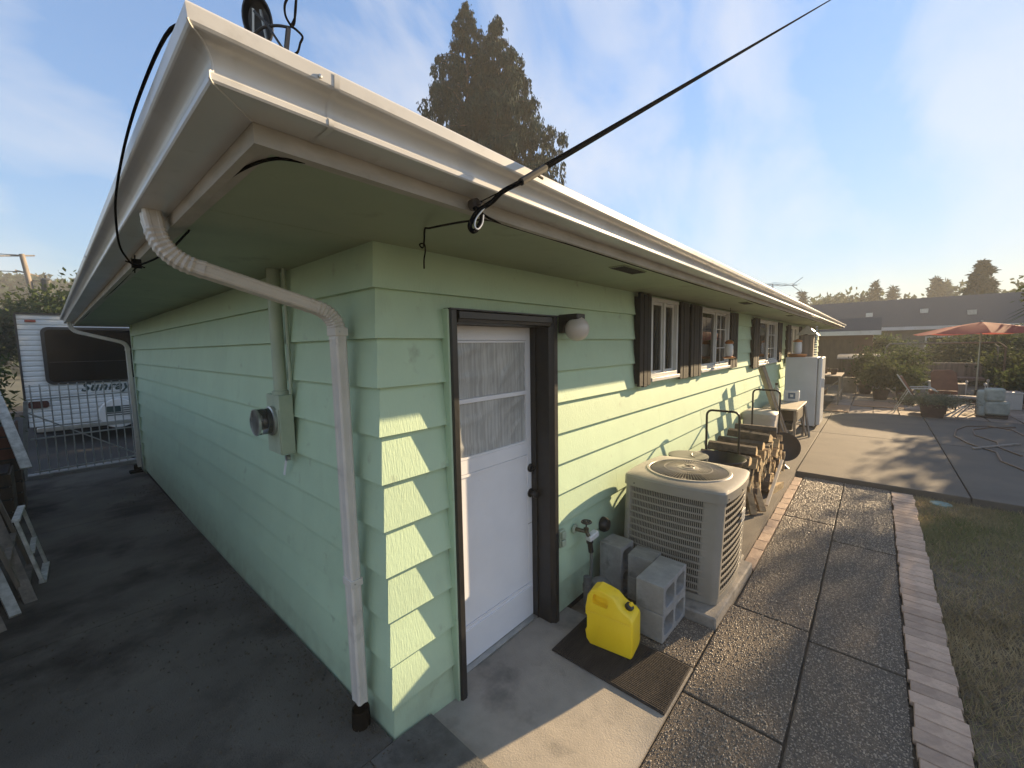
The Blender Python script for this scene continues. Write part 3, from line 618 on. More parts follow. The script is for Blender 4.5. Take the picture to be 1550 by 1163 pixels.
ob('meter_band', MB().lathe([(.0785, 0), (.0785, .012), (.077, .012)], (-.170, 1.045, 1.43), 32, rY), M_ALU, m_)
cd = thing('conduit', (-.05, .99, 1.585), 'fat green painted conduit rising from the meter box to the soffit', 'conduit')
ob('pipe', MB().tube([(-.045, 1.005, 1.586), (-.045, 1.005, 2.312)], .036, 20), M_GBOX, cd)
ob('hub', MB().lathe([(.046, 0), (.046, .02), (.037, .026)], (-.045, 1.005, 1.586), 20), M_GBOX, cd)
ob('ground_pipe', MB().tube([(-.012, .945, 1.587), (-.012, .935, 1.7), (-.012, .935, 2.312)], .010, 10), M_GBOX, cd)
kt = thing('seal_tag', (-.01, 1.07, 1.16), 'small silver key tag with paper slip hanging below the meter', 'tag')
ob('clamp', MB().lathe([(.018, 0), (.018, .022), (.0001, .024)], (-.001, 1.055, 1.185), 14, rY), M_ALU, kt)
ob('paper_slip', MB().bar((-.02, 1.06, 1.18), (-.03, 1.085, 1.075), .002, .016), M_WHITE, kt)

lamp = thing('porch_lamp', (1.40, -.02, 2.03), 'round frosted globe lamp on a black bracket beside the door', 'wall lamp')
ob('bracket', MB().prism([(-.002, 2.055), (-.155, 2.055), (-.155, 2.02), (-.10, 2.012), (-.058, 1.985), (-.030, 1.93), (-.002, 1.93)], 0, 1.375, 1.475), M_BLACK, lamp, bev=.006)
ob('globe', MB().lathe([(.035, .08)] + [(.082 * math.cos(a), .082 * math.sin(a)) for a in [math.radians(d) for d in range(62, -90, -8)]] + [(.0001, -.082)], (1.43, -.118, 1.955), 32), M_CLEAR, lamp, ang=60)

sw = thing('outdoor_outlet', (1.40, -.01, .42), 'small green painted outlet cover on the siding right of the door', 'outlet')
ob('cover_plate', MB().box(1.365, 1.425, -.016, .006, .405, .53), M_GBOX, sw, bev=.003)
ob('flap', MB().box(1.372, 1.418, -.034, -.0165, .472, .520).box(1.372, 1.418, -.034, -.0165, .414, .462), M_GBOX, sw, bev=.005)
fc = thing('hose_tap', (1.58, -.02, .45), 'brass wall tap with a white splitter and hose beside the blocks', 'tap')
M_BRASS = mat('aged_brass', (.16, .14, .10), (.08, .08, .06), ns=30, rough=.4, metal=.7)
ob('flange', MB().lathe([(.035, 0), (.033, .008), (.012, .012)], (1.575, -.001, .475), 18, rx), M_GBOX, fc)
ob('valve_body', MB().tube([(1.575, -.005, .475), (1.58, -.05, .475), (1.60, -.085, .468), (1.61, -.105, .43)], .015, 12).lathe([(.02, 0), (.02, .03), (.012, .035)], (1.60, -.085, .465), 12), M_BRASS, fc)
hw = MB(); 
for i in range(8):
    a = i * math.pi / 4; hw.tube([(1.62 + .0, -.075, .53), (1.62 + .034 * math.cos(a), -.075 + .034 * math.sin(a), .532)], .004, 6)
hw.tube([(1.62 + .036 * math.cos(t * math.pi / 8), -.075 + .036 * math.sin(t * math.pi / 8), .532) for t in range(17)], .006, 8); hw.tube([(1.60, -.085, .49), (1.62, -.075, .532)], .006, 8)
ob('handwheel', hw, M_BLACK, fc)
ob('splitter', MB().bar((1.598, -.10, .415), (1.70, -.115, .435), .05, .045), M_WHITE, fc, bev=.008)
ob('hose_coupling', MB().tube([(1.612, -.107, .40), (1.625, -.112, .31)], .02, 12).tube([(1.612, -.107, .40), (1.614, -.108, .385)], .026, 12), M_BLACK, fc)
ob('hose', MB().tube([(1.625, -.112, .31), (1.635, -.11, .2), (1.628, -.10, .05), (1.60, -.09, -.03), (1.60, -.085, -.085)], .012, 10), mat('grey_hose', (.13, .14, .13), rough=.5), fc)
pp = ob('stub_pipe', MB().tube([(1.585, -.10, -.12), (1.585, -.10, .13)], .026, 14).lathe([(.032, 0), (.032, .05), (.026, .05)], (1.585, -.10, .02), 14), mat('grey_pipe', (.14, .145, .14), (.09, .09, .09), ns=12, rough=.6), label='grey stub pipe rising from the soil under the wall tap', cat='pipe')
ob('round_stone', MB().lathe([(.05, -.01), (.085, .03), (.09, .07), (.07, .12), (.03, .14), (.0001, .142)], (1.80, -.10, -.12), 14), M_BLOCK, label='rounded grey stone on the soil behind the yellow jug', cat='stone')
cap = thing('crawl_vent', (2.0, -.0, .36), 'dark round vent hood on the siding behind the upright block', 'vent')
ob('hood', MB().lathe([(.06, 0), (.06, .03), (.045, .055), (.0001, .07)], (1.99, -.001, .37), 18, rx), M_BLACK, cap)

# cables at the eaves
CB = 'cable'
sc_ = thing('service_cable', (.0, -.64, 2.30), 'thick black cable running from the eave up across the sky', CB)
pa = Vector((.063, -.79, 2.353)); far = Vector((-.954, -1.636, 1.846)) + Vector((1.333, .123, .826)) * 8; dr = far - pa; end = pa + dr * 1.6
def spn(t, off=0): return pa + dr * 1.6 * t - Vector((0, 0, .45 * t * (1 - t) * 1.2 * 0 - off))
ob('span', MB().tube([spn(t) for t in np.linspace(0, 1, 16)], .0085, 8), M_CABLE, sc_)
ob('messenger_wire', MB().tube([spn(t, .011) for t in np.linspace(.004, 1, 16)], .0035, 6), M_CABLE, sc_)
u_ = dr.normalized()
ob('wedge_clamp', MB().tube([pa - u_ * .005, pa + u_ * .14, pa + u_ * .15], .0125, 8, rs=[.0115, .0125, .009]).bar(pa + u_ * .10 - Vector((0, 0, .012)), pa + u_ * .13 - Vector((0, 0, .03)), .006), mat('clamp_grey', (.045, .045, .042), rough=.8, spec=.1), sc_)
ob('drip_loop', MB().tube(spl([tuple(pa), (.012, -.755, 2.318), (-.008, -.73, 2.290), (-.050, -.71, 2.256), (-.073, -.70, 2.219), (-.075, -.70, 2.202), (-.060, -.70, 2.197), (-.042, -.70, 2.212), (-.026, -.70, 2.240), (-.020, -.69, 2.265), (-.012, -.66, 2.285)]), .0075, 8), M_CABLE, sc_)
ob('loop_wire', MB().tube(spl([(-.03, -.722, 2.272), (-.058, -.71, 2.235), (-.066, -.71, 2.210), (-.055, -.712, 2.202), (-.036, -.712, 2.222), (-.028, -.71, 2.25)]), .003, 6), M_ALU, sc_)
ob('guy_wire', MB().tube([(.0, -.665, 2.305), (.045, -.785, 2.343)], .0022, 5), M_CABLE, sc_)
ob('eye_bracket', MB().lathe([(.018, 0), (.018, .026), (.008, .03), (.006, .045)], (.004, -.625, 2.305), 12, Matrix.Rotation(math.pi / 2, 3, 'X')), mat('bracket_rust', (.07, .055, .045), rough=.7), sc_)
ob('soffit_wire', MB().tube(spl([(.24, -.57, 2.300), (.12, -.58, 2.294), (.02, -.56, 2.270), (-.02, -.50, 2.262), (.02, -.38, 2.285), (.06, -.30, 2.305), (.13, -.20, 2.292), (.18, -.125, 2.285), (.20, -.085, 2.295), (.195, -.08, 2.308), (.205, -.10, 2.308), (.21, -.10, 2.28), (.205, -.095, 2.24), (.20, -.10, 2.20)]), .0035, 6), M_CABLE, sc_)
rr = [(-.015, -.655, 2.285), (.10, -.61, 2.289), (.24, -.572, 2.300)] + [(x, -.583 - .010 * math.sin(x * 2.3), 2.297 - .005 * abs(math.sin(x * 1.7))) for x in np.arange(.6, 17.8, .45)]
ob('eave_run', MB().tube(rr, .0045, 6), M_CABLE, sc_)
c2 = thing('roof_cable', (-.66, .6, 2.4), 'slack black cable looped over the left gutter near the downspout', CB)
ob('cable', MB().tube(spl([(-.725, -.665, 2.415), (-.752, -.63, 2.442), (-.762, -.35, 2.439), (-.763, -.04, 2.415), (-.765, .20, 2.345), (-.762, .29, 2.275), (-.745, .42, 2.225), (-.70, .64, 2.215), (-.655, .95, 2.25), (-.625, 1.15, 2.275), (-.60, 1.20, 2.288)]), .0034, 7), M_CABLE, c2)
ob('cable', MB().tube(spl([(-.655, .95, 2.25), (-.64, .82, 2.235), (-.61, .62, 2.24), (-.58, .52, 2.265), (-.56, .42, 2.295), (-.55, .36, 2.31)]), .004, 7), M_CABLE, c2)
ob('cable', MB().tube(spl([(-.60, .30, 2.300), (-.595, -.1, 2.306), (-.598, -.33, 2.300), (-.585, -.47, 2.297), (-.555, -.55, 2.298), (-.50, -.575, 2.300)]), .0042, 7), M_CABLE, c2)
ob('eave_run', MB().tube([(-.60, 1.2, 2.288)] + [(-.598 - .006 * math.sin(y * 2), y, 2.297) for y in np.arange(1.5, 7.6, .5)], .0045, 6), M_CABLE, c2)
ob('tie', MB().box(-.66, -.625, .93, .945, 2.235, 2.275).bar((-.68, .93, 2.26), (-.61, .97, 2.245), .005).bar((-.65, .90, 2.285), (-.645, .99, 2.22), .005), M_CABLE, c2)

# dish and bracket on the roof edge
ds = thing('floodlight', (-.55, -.50, 2.50), 'black round floodlight with pale fins standing on the roof corner', 'floodlight')
ce = Vector((-.557, -.50, 2.625)); dn = Vector((-.50, -.72, -.15)).normalized(); x_ = Vector((0, 0, 1)).cross(dn).normalized(); y_ = dn.cross(x_); q = Matrix((x_, y_, dn)).transposed() @ Matrix.Diagonal((.62, 1.0, 1)).to_3x3()
ob('housing', MB().lathe([(.002, -.045), (.03, -.04), (.048, -.012), (.052, .0), (.053, .006), (.048, .007), (.044, .0), (.038, -.008), (.002, -.012)], ce, 28, q), M_BLACK, ds, ang=50)
for s in (-1, 1): ob('fin', MB().bar(ce + x_ * .008 * s + y_ * .022 + dn * .002, ce + x_ * .016 * s - y_ * .05 + dn * .004, .0045, .004), M_ALU, ds)
ob('mount', MB().tube([ce - y_ * .045, (-.55, -.50, 2.53), (-.545, -.50, 2.47)], .006, 8).box(-.57, -.52, -.52, -.48, 2.47, 2.478), M_BLACK, ds)
mb_ = thing('wire_stand', (-.535, -.60, 2.50), 'black roof bracket with looped wires beside the roof corner floodlight', 'bracket')
ob('post', MB().bar((-.541, -.60, 2.50), (-.530, -.60, 2.572), .010, .008).box(-.555, -.52, -.62, -.58, 2.475, 2.50), M_BLACK, mb_)
ob('arm', MB().tube(spl([(-.525, -.60, 2.578), (-.55, -.59, 2.574), (-.572, -.57, 2.568), (-.585, -.55, 2.557)]), .0032, 6), M_BLACK, mb_)
ob('arm', MB().tube([(-.543, -.60, 2.522), (-.57, -.58, 2.575), (-.585, -.56, 2.60)], .003, 6), M_BLACK, mb_)
ob('looped_wire', MB().tube(spl([(-.541, -.60, 2.521), (-.530, -.60, 2.517), (-.513, -.60, 2.531), (-.505, -.60, 2.555), (-.499, -.60, 2.572), (-.512, -.60, 2.580), (-.523, -.60, 2.583), (-.534, -.60, 2.598), (-.534, -.60, 2.622), (-.522, -.60, 2.648), (-.508, -.60, 2.665), (-.509, -.60, 2.64), (-.514, -.60, 2.605), (-.524, -.60, 2.581), (-.516, -.60, 2.592), (-.511, -.60, 2.63), (-.505, -.60, 2.67)]), .0026, 6), M_CABLE, mb_)
an = thing('tv_antenna', (14.3, 1.4, 3.1), 'bare aluminium television antenna standing above the long roof', 'antenna')
ob('mast', MB().tube([(14.3, .9, 2.9), (14.3, .9, 3.65)], .018, 8), M_ALU, an)
ob('boom', MB().bar((13.3, 1.15, 3.56), (15.0, .35, 3.62), .02), M_ALU, an)
for t, l in ((.08, .5), (.22, .45), (.4, .4), (.6, .35), (.8, .3)):
    c_ = Vector((13.3, 1.15, 3.56)).lerp(Vector((15.0, .35, 3.62)), t); dv = Vector((.35, .9, 0)).normalized() * l
    ob('element', MB().bar(c_ - dv, c_ + dv, .008), M_ALU, an)
ob('reflector', MB().bar((14.8, .45, 3.62), (15.05, .22, 3.86), .014).bar((14.8, .45, 3.6), (15.05, .22, 3.38), .014), M_ALU, an)

# ------------------------------------------------------------------ air conditioner
ac = thing('air_conditioner', (2.42, -.50, -.028), 'beige outdoor air conditioning unit with round top fan grille on its pad', 'air conditioner')
AH = .37
def ac_pt(p):   # slight lean on the settled pad
    x, y, z = p; x -= 2.42; y += .50; z += .028; k = .045
    return (2.42 + x + k * z * .66, -.50 + y - k * z * .75, -.028 + z - .01 * x)
def acb(b): b.v = [ac_pt(v) for v in b.v]; return b
def rrect(h, r, bulge=0, n=6, cx=2.42, cy=-.50):
    """outline with rounded corners and sides that bow outward"""
    pts = []
    for c in range(4):
        a0 = c * math.pi / 2; sxn, syn = (1, 1, -1, -1)[c], (-1, 1, 1, -1)[c]
        # corners in order: (+,-),(+,+),(-,+),(-,-)
        st = -math.pi / 2 + c * math.pi / 2
        for i in range(n + 1):
            a = st + (math.pi / 2) * i / n; pts.append((cx + sxn * (h - r) + r * math.cos(a), cy + syn * (h - r) + r * math.sin(a)))
        # bowed side after this corner
        nx_, ny_ = ((1, 0), (0, 1), (-1, 0), (0, -1))[c]
        nxt = ((cx + (1, -1, -1, 1)[c] * (h - r) + (0 if c % 2 else 0)), 0)
        for i in range(1, 10):
            t = i / 10; e = bulge * 4 * t * (1 - t)
            if c == 0: p = (cx + h + e, cy - (h - r) + 2 * (h - r) * t)
            elif c == 1: p = (cx + (h - r) - 2 * (h - r) * t, cy + h + e)
            elif c == 2: p = (cx - h - e, cy + (h - r) - 2 * (h - r) * t)
            else: p = (cx - (h - r) + 2 * (h - r) * t, cy - h - e)
            pts.append(p)
    return pts
def rings(levels, closed_top=False, closed_bot=False):
    b = MB(); n = len(levels[0][0])
    for pts, z in levels: b.v += [(x, y, z) for x, y in pts]
    for i in range(len(levels) - 1):
        for j in range(n): b.f.append((i * n + j, i * n + (j + 1) % n, (i + 1) * n + (j + 1) % n, (i + 1) * n + j))
    if closed_bot: b.f.append(tuple(range(n))[::-1])
    if closed_top: b.f.append(tuple((len(levels) - 1) * n + j for j in range(n)))
    return b
ZT = .735
ob('base_pan', acb(rings([(rrect(AH - .004, .05, .02), -.027), (rrect(AH - .004, .05, .02), .02)], True, True)), M_AC, ac)
ob('coil', acb(rings([(rrect(AH - .035, .05, .022), .02), (rrect(AH - .035, .05, .022), ZT)], True, True)), M_FIN, ac)
# corner posts
for c, (sx_, sy_) in enumerate(((1, -1), (1, 1), (-1, 1), (-1, -1))):
    wl = .155 if c == 3 else .07; r = .05; cx, cy = 2.42, -.50; pts = []
    # arc of the rounded corner extended along both sides
    st = -math.pi / 2 + c * math.pi / 2
    arc = [(cx + sx_ * (AH - r) + r * math.cos(st + math.pi / 2 * i / 6), cy + sy_ * (AH - r) + r * math.sin(st + math.pi / 2 * i / 6)) for i in range(7)]
    d0 = ((-1, 0), (0, -1), (1, 0), (0, 1))[c]; d1 = ((0, 1), (-1, 0), (0, -1), (1, 0))[c]
    w0 = wl if c == 0 else (.045 if c == 3 else wl); w1 = .045
    if c == 3: w0, w1 = .078, .02    # wide service panel on the near corner, facing the door slab
    if c == 2: w0, w1 = .005, .005
    o = [(arc[0][0] + d0[0] * w0, arc[0][1] + d0[1] * w0)] + arc + [(arc[-1][0] + d1[0] * w1, arc[-1][1] + d1[1] * w1)]
    inn = [(cx + (x - cx) * .93, cy + (y - cy) * .93) for x, y in o][::-1]
    ob('corner_post', acb(MB().prism(o + inn, 2, .0205, ZT)), M_AC, ac, ang=25)
# grille: horizontal bands all round, vertical wires on the door-facing side
def band(z, h, out=.0):
    P0 = rrect(AH + out, .05, .022); P1 = rrect(AH - .014, .045, .022)
    b = MB(); n = len(P0)
    b.v += [(x, y, z) for x, y in P0] + [(x, y, z + h) for x, y in P0] + [(x, y, z + h) for x, y in P1] + [(x, y, z) for x, y in P1]
    for k in range(4):
        k2 = (k + 1) % 4
        for j in range(n): b.f.append((k * n + j, k * n + (j + 1) % n, k2 * n + (j + 1) % n, k2 * n + j))
    return acb(b)
nb = 14
for i in range(nb): ob('grille_band', band(.045 + i * (ZT - .06) / (nb - 1) - .006, .011, -.0035), M_AC, ac)
b = MB()
P1 = rrect(AH - .009, .045, .022, 6)
# walk the -X side and the +/-Y sides densely
def side_pts(c, n):
    r = .05; h = AH - .009; out_ = []
    for i in range(n):
        t = (i + .5) / n; e = .022 * 4 * t * (1 - t)
        if c == 2: out_.append((2.42 - h - e, -.50 + (h - r) - 2 * (h - r) * t))
        if c == 3: out_.append((2.42 - (h - r) + 2 * (h - r) * t, -.50 - h - e))
        if c == 0: out_.append((2.42 + h + e, -.50 - (h - r) + 2 * (h - r) * t))
    return out_
for x, y in side_pts(2, 46): b.box(x, x + .006, y - .0028, y + .0028, .03, ZT - .01)
ob('grille_wire', acb(b), M_AC, ac, kind='stuff', smooth=False)
b = MB()
for x, y in side_pts(3, 16): b.box(x - .0022, x + .0022, y, y + .006, .03, ZT - .01)
ob('grille_wire', acb(b), M_FIN, ac, kind='stuff', smooth=False)
# top cap with a round hole
outer0 = rrect(AH + .012, .06, .026, 6); outer1 = rrect(AH + .012, .06, .026, 6); outer2 = rrect(AH - .022, .07, .020, 6)
nO = len(outer0)
def circ(r): return [(2.42 + r * math.cos(math.atan2(y + .50, x - 2.42)), -.50 + r * math.sin(math.atan2(y + .50, x - 2.42))) for x, y in outer0]
cap_ = rings([(rrect(AH + .002, .055, .025), ZT - .012), (outer0, ZT - .012), (outer0, ZT + .055), (rrect(AH + .004, .062, .025), ZT + .068), (outer2, ZT + .078), (circ(.325), ZT + .082), (circ(.318), ZT + .090), (circ(.300), ZT + .090), (circ(.292), ZT + .080), (circ(.290), ZT + .02)])
ob('top_cap', acb(cap_), M_AC, ac, ang=32)
ob('fan_shroud', acb(MB().lathe([(.289, .02), (.289, -.10), (.20, -.20), (.0001, -.22)], (2.42, -.50, ZT + .05), 40)), M_BLACK, ac)
fb = MB()
for i in range(3):
    a = i * 2.094; R2 = Matrix.Rotation(a, 3, 'Z')
    vs = [Vector((.05, -.03, .02)), Vector((.25, -.09, .035)), Vector((.26, .05, -.01)), Vector((.05, .03, -.01))]
    vs = [R2 @ v + Vector((2.42, -.50, ZT - .0)) for v in vs]; fb.add(vs + [v + Vector((0, 0, .003)) for v in vs], [(0, 1, 2, 3), (7, 6, 5, 4), (0, 4, 5, 1), (1, 5, 6, 2), (2, 6, 7, 3), (3, 7, 4, 0)])
ob('fan_blades', acb(fb), M_FIN, ac)
gw = MB()
for i in range(76):
    a = 2 * math.pi * i / 76; c, s = math.cos(a), math.sin(a)
    gw.tube([(2.42 + .07 * c, -.50 + .07 * s, ZT + .100), (2.42 + .19 * c, -.50 + .19 * s, ZT + .099), (2.42 + .27 * c, -.50 + .27 * s, ZT + .090), (2.42 + .302 * c, -.50 + .302 * s, ZT + .083)], .0030, 4, cap=False)
ob('fan_guard_wire', acb(gw), M_AC, ac, kind='stuff')
ob('guard_ring', acb(MB().tube([(2.42 + .18 * math.cos(t * math.pi / 24), -.50 + .18 * math.sin(t * math.pi / 24), ZT + .1005) for t in range(49)], .0025, 5, cap=False)), M_AC, ac)
hub = ob('guard_hub', acb(MB().lathe([(.082, -.004), (.082, .003), (.074, .006), (.05, .005), (.046, .010), (.0001, .012)], (2.42, -.50, ZT + .100), 32)), M_AC, ac)
ob('hub_emblem', acb(MB().add([(2.40, -.535, ZT + .113), (2.435, -.50, ZT + .115), (2.40, -.465, ZT + .113), (2.41, -.50, ZT + .1125)], [(0, 1, 2, 3)]).tube([(2.445, -.54, ZT + .112), (2.46, -.51, ZT + .114), (2.445, -.485, ZT + .112), (2.455, -.46, ZT + .112)], .0025, 5)), M_FIN, ac)
for (x, y, nx_, ny_) in ((2.035, -.22, 0, 1), (2.03, -.45, 0, 1), (2.035, -.60, 0, 1), (2.045, -.80, 0, 1), (2.12, -.884, 1, 0), (2.40, -.908, 1, 0), (2.70, -.888, 1, 0)):
    rt_ = rY if ny_ else rx
    ob('cap_screw', acb(MB().lathe([(.0065, 0), (.0055, .004), (.0001, .0045)], (x, y, ZT + .012), 8, rt_)), M_FIN, ac)
ob('rating_plate', acb(MB().box(2.50, 2.60, -.900, -.897, .46, .55)), M_WHITE, ac)
pl_ = MB()
for i in range(5): pl_.box(2.51, 2.59 - .015 * (i % 2), -.9012, -.9003, .475 + i * .013, .480 + i * .013)
ob('plate_print', acb(pl_), M_FIN, ac)

# ------------------------------------------------------------------ blocks, jug, mat
def block_mesh(solid_end=False):
    """hollow concrete block .39 x .19 x .19, two cores running along Y"""
    L, H, T = .39, .19, .19; w_ = .032; b = MB()
    nseg = 5
    def core_poly(cx):
        pts = []; hw, hh, r = (L - 3 * w_) / 4, H / 2 - w_, .028
        for sx_, sy_, st in ((1, -1, -math.pi / 2), (1, 1, 0), (-1, 1, math.pi / 2), (-1, -1, math.pi)):
            for i in range(nseg + 1):
                a = st + math.pi / 2 * i / nseg; pts.append((cx + sx_ * (hw - r) + r * math.cos(a), sy_ * (hh - r) + r * math.sin(a)))
        return pts
    import bmesh
    bm = bmesh.new(); cxs = (-(L / 4 - w_ / 4), (L / 4 - w_ / 4))
    # each half: outer rectangle ring bridged to the core outline, both ends
    for k, cx in enumerate(cxs):
        x0, x1 = (-L / 2, 0) if k == 0 else (0, L / 2); core_ = core_poly(cx); n = len(core_)
        outer = []
        for (x, z) in core_:   # project core points on to the rectangle
            dx, dz = x - (x0 + x1) / 2, z; sx_ = (x1 - x0) / 2 / max(abs(dx), 1e-6); sz_ = H / 2 / max(abs(dz), 1e-6); s_ = min(sx_, sz_); outer.append(((x0 + x1) / 2 + dx * s_, dz * s_))
        for cxn, czn in ((x1, -H / 2), (x1, H / 2), (x0, H / 2), (x0, -H / 2)):   # snap nearest to the true corners
            j = min(range(n), key=lambda i: (outer[i][0] - cxn) ** 2 + (outer[i][1] - czn) ** 2); outer[j] = (cxn, czn)
        of = [bm.verts.new((x, -T / 2, z)) for x, z in outer]; cf = [bm.verts.new((x, -T / 2, z)) for x, z in core_]; cb = [bm.verts.new((x * .98, T / 2, z * .94)) for x, z in core_]; obk = [bm.verts.new((x, T / 2, z)) for x, z in outer]
        for j in range(n):
            j2 = (j + 1) % n
            bm.faces.new((of[j], of[j2], cf[j2], cf[j])); bm.faces.new((cf[j], cf[j2], cb[j2], cb[j])); bm.faces.new((cb[j], cb[j2], obk[j2], obk[j]))
            xm = (outer[j][0] + outer[j2][0]) / 2
            if not (abs(outer[j][0]) < 1e-6 and abs(outer[j2][0]) < 1e-6): bm.faces.new((obk[j], obk[j2], of[j2], of[j]))
    bmesh.ops.remove_doubles(bm, verts=bm.verts, dist=1e-5); bmesh.ops.recalc_face_normals(bm, faces=bm.faces)
    me = bpy.data.meshes.new('concrete_block'); bm.to_mesh(me); bm.free(); me.shade_smooth(); me.set_sharp_from_angle(angle=math.radians(40)); me.materials.append(M_BLOCK); return me
BM = block_mesh(); GB = 'hollow concrete blocks stacked by the air conditioner'
def blk(loc, rot, label):
    o = link('concrete_block', BM, loc=loc, rot=rot, label=label, cat='concrete block', group=GB, bev=.004)
    if 'tucked' in label or 'hidden' in label: o.scale = (.46, 1, .92)
blk((1.735, -.600, .006), (0, 0, -.03), 'lower grey hollow block of the stack right behind the yellow jug')
blk((1.738, -.602, .198), (0, 0, -.02), 'upper grey hollow block of the stack right behind the yellow jug')
blk((1.935, -.392, .006), (0, 0, .04), 'lower grey block of the hidden stack between upright block and cooling unit')
blk((1.938, -.390, .180), (0, 0, .05), 'upper grey block tucked between the upright block and the cooling unit')
blk((1.925, -.165, .104), (0, math.pi / 2, -.06), 'grey hollow block standing on its end near the wall tap')
ob('rubber_foot_mat', MB(), None) if False else None
dm = thing('doormat', (1.25, -.53, -.095), 'dark brown ribbed rubber mat under the yellow jug', 'doormat')
b = MB().box(1.045, 1.462, -.893, -.168, -.101, -.089); ob('base', b, M_MAT, dm, bev=.003)
b = MB()
for i in range(34): x = 1.052 + i * .012; b.box(x, x + .006, -.885, -.176, -.0889, -.085 + .001 * random.random())
ob('rib', b, M_MAT, dm, kind='stuff', smooth=False)
ob('timber_offcut', MB().box(1.49, 1.90, -.40, -.385, -.13, -.09), M_GREYP, label='narrow weathered board edging the pebble patch by the blocks', cat='board')

# yellow jug: body rounded box with sloping shoulder, carved handles
jug = thing('fuel_jug', (1.375, -.50, -.085), 'yellow plastic jug with black cap standing on the ribbed mat', 'jug')
def jug_mesh():
    # side profile in (y,z), from near end y=-.66 (spout) to far end y=-.335 (handle)
    import bmesh
    y0, y1 = -.642, -.332; zb = -.084
    prof = [(y0 + .012, zb), (y1 - .03, zb), (y1 - .006, zb + .03), (y1 + .004, zb + .09), (y1 + .004, zb + .24), (y1 - .004, zb + .315), (y1 - .03, zb + .355), (y1 - .07, zb + .372), (y1 - .12, zb + .362), (y1 - .175, zb + .345), (y0 + .115, zb + .325),
            (y0 + .095, zb + .300), (y0 + .06, zb + .278), (y0 + .02, zb + .262), (y0 + .003, zb + .240), (y0, zb + .22), (y0, zb + .04), (y0 + .004, zb + .01)]
    cx = 1.368; b = MB(); n = len(prof); cy, cz = (y0 + y1) / 2, zb + .17
    lev = []
    for x, k in ((-.088, .80), (-.086, .89), (-.080, .955), (-.068, .99), (-.05, 1.0), (.05, 1.0), (.068, .99), (.080, .955), (.086, .89), (.088, .80)):
        ring = []
        for (y, z) in prof:
            # shoulders taper: higher points get narrower in x
            hi = max(0, (z - (zb + .215)) / .16); xs_ = x * (1 - .40 * hi ** 1.0)
            kk = 1 - (1 - k) * .32
            ring.append((cx + xs_, cy + (y - cy) * kk, cz + (z - cz) * kk))
        lev.append(ring)
    for r_ in lev: b.v += r_
    m = len(lev)
    for i in range(m - 1):
        for j in range(n): b.f.append((i * n + j, i * n + (j + 1) % n, (i + 1) * n + (j + 1) % n, (i + 1) * n + j))
    b.f.append(tuple(range(n))[::-1]); b.f.append(tuple((m - 1) * n + j for j in range(n)))
    return b
jo = ob('body', jug_mesh(), M_YEL, jug, ang=50)
sb = jo.modifiers.new('round', 'BEVEL'); sb.width = .009; sb.segments = 3; sb.limit_method = 'ANGLE'; sb.angle_limit = math.radians(28)
# carve the two grips with cutters applied now
def carve(o, cutters):
    dg = bpy.context.evaluated_depsgraph_get()
    cs_ = []
    for cb in cutters:
        me = cb.mesh('cut', None, False); c = bpy.data.objects.new('cut', me); COL.objects.link(c); cs_.append(c)
        mo = o.modifiers.new('cut', 'BOOLEAN'); mo.operation = 'DIFFERENCE'; mo.object = c; mo.solver = 'EXACT'
    bpy.context.view_layer.update(); dg = bpy.context.evaluated_depsgraph_get(); me = bpy.data.meshes.new_from_object(o.evaluated_get(dg))
    o.modifiers.clear(); o.data = me
    for c in cs_: bpy.data.objects.remove(c)
    me.shade_smooth(); me.set_sharp_from_angle(angle=math.radians(38))
def slot(y0, y1, z0, z1, x0, x1, slope=0):
    r = .012; b = MB(); pts = []
    for (cy, cz, st) in ((y1 - r, z0 + r, -math.pi / 2), (y1 - r, z1 - r, 0), (y0 + r, z1 - r, math.pi / 2), (y0 + r, z0 + r, math.pi)):
        for i in range(5): a = st + math.pi / 2 * i / 4; pts.append((cy + r * math.cos(a), cz + r * math.sin(a) + slope * (cy - y0)))
    return b.prism(pts, 0, x0, x1)
bx, by, bz = jug['wc']
def loc(b): b.v = [(x, y, z) for x, y, z in b.v]; return b
jo.location = (0, 0, 0); jo.parent = None
carve(jo, [slot(-.475, -.375, .180, .240, 1.2, 1.342, .10), slot(-.475, -.375, .180, .240, 1.394, 1.55, .10), slot(-.345, -.30, .00, .115, 1.20, 1.60)])
jo.parent = jug; jo.location = -Vector(jug['wc']); jug.rotation_euler = (0, 0, math.radians(8)); jug.location = (1.345, -.455, -.085)
b = MB()
ob('seam_line', MB().tube([(1.2800, -.635, .138), (1.2798, -.34, .142)], .0016, 5), M_YEL, jug)
kx = Matrix.Rotation(math.radians(32), 3, 'X')
cp = ob('cap', MB().lathe([(.027, 0), (.027, .024), (.022, .028), (.010, .030)], (1.372, -.585, .19), 18, kx), M_BLACK, jug)
ob('spout_tip', MB().lathe([(.013, .026), (.013, .040), (.008, .050), (.0001, .051)], (1.372, -.585, .19), 14, kx), M_YEL, cp)

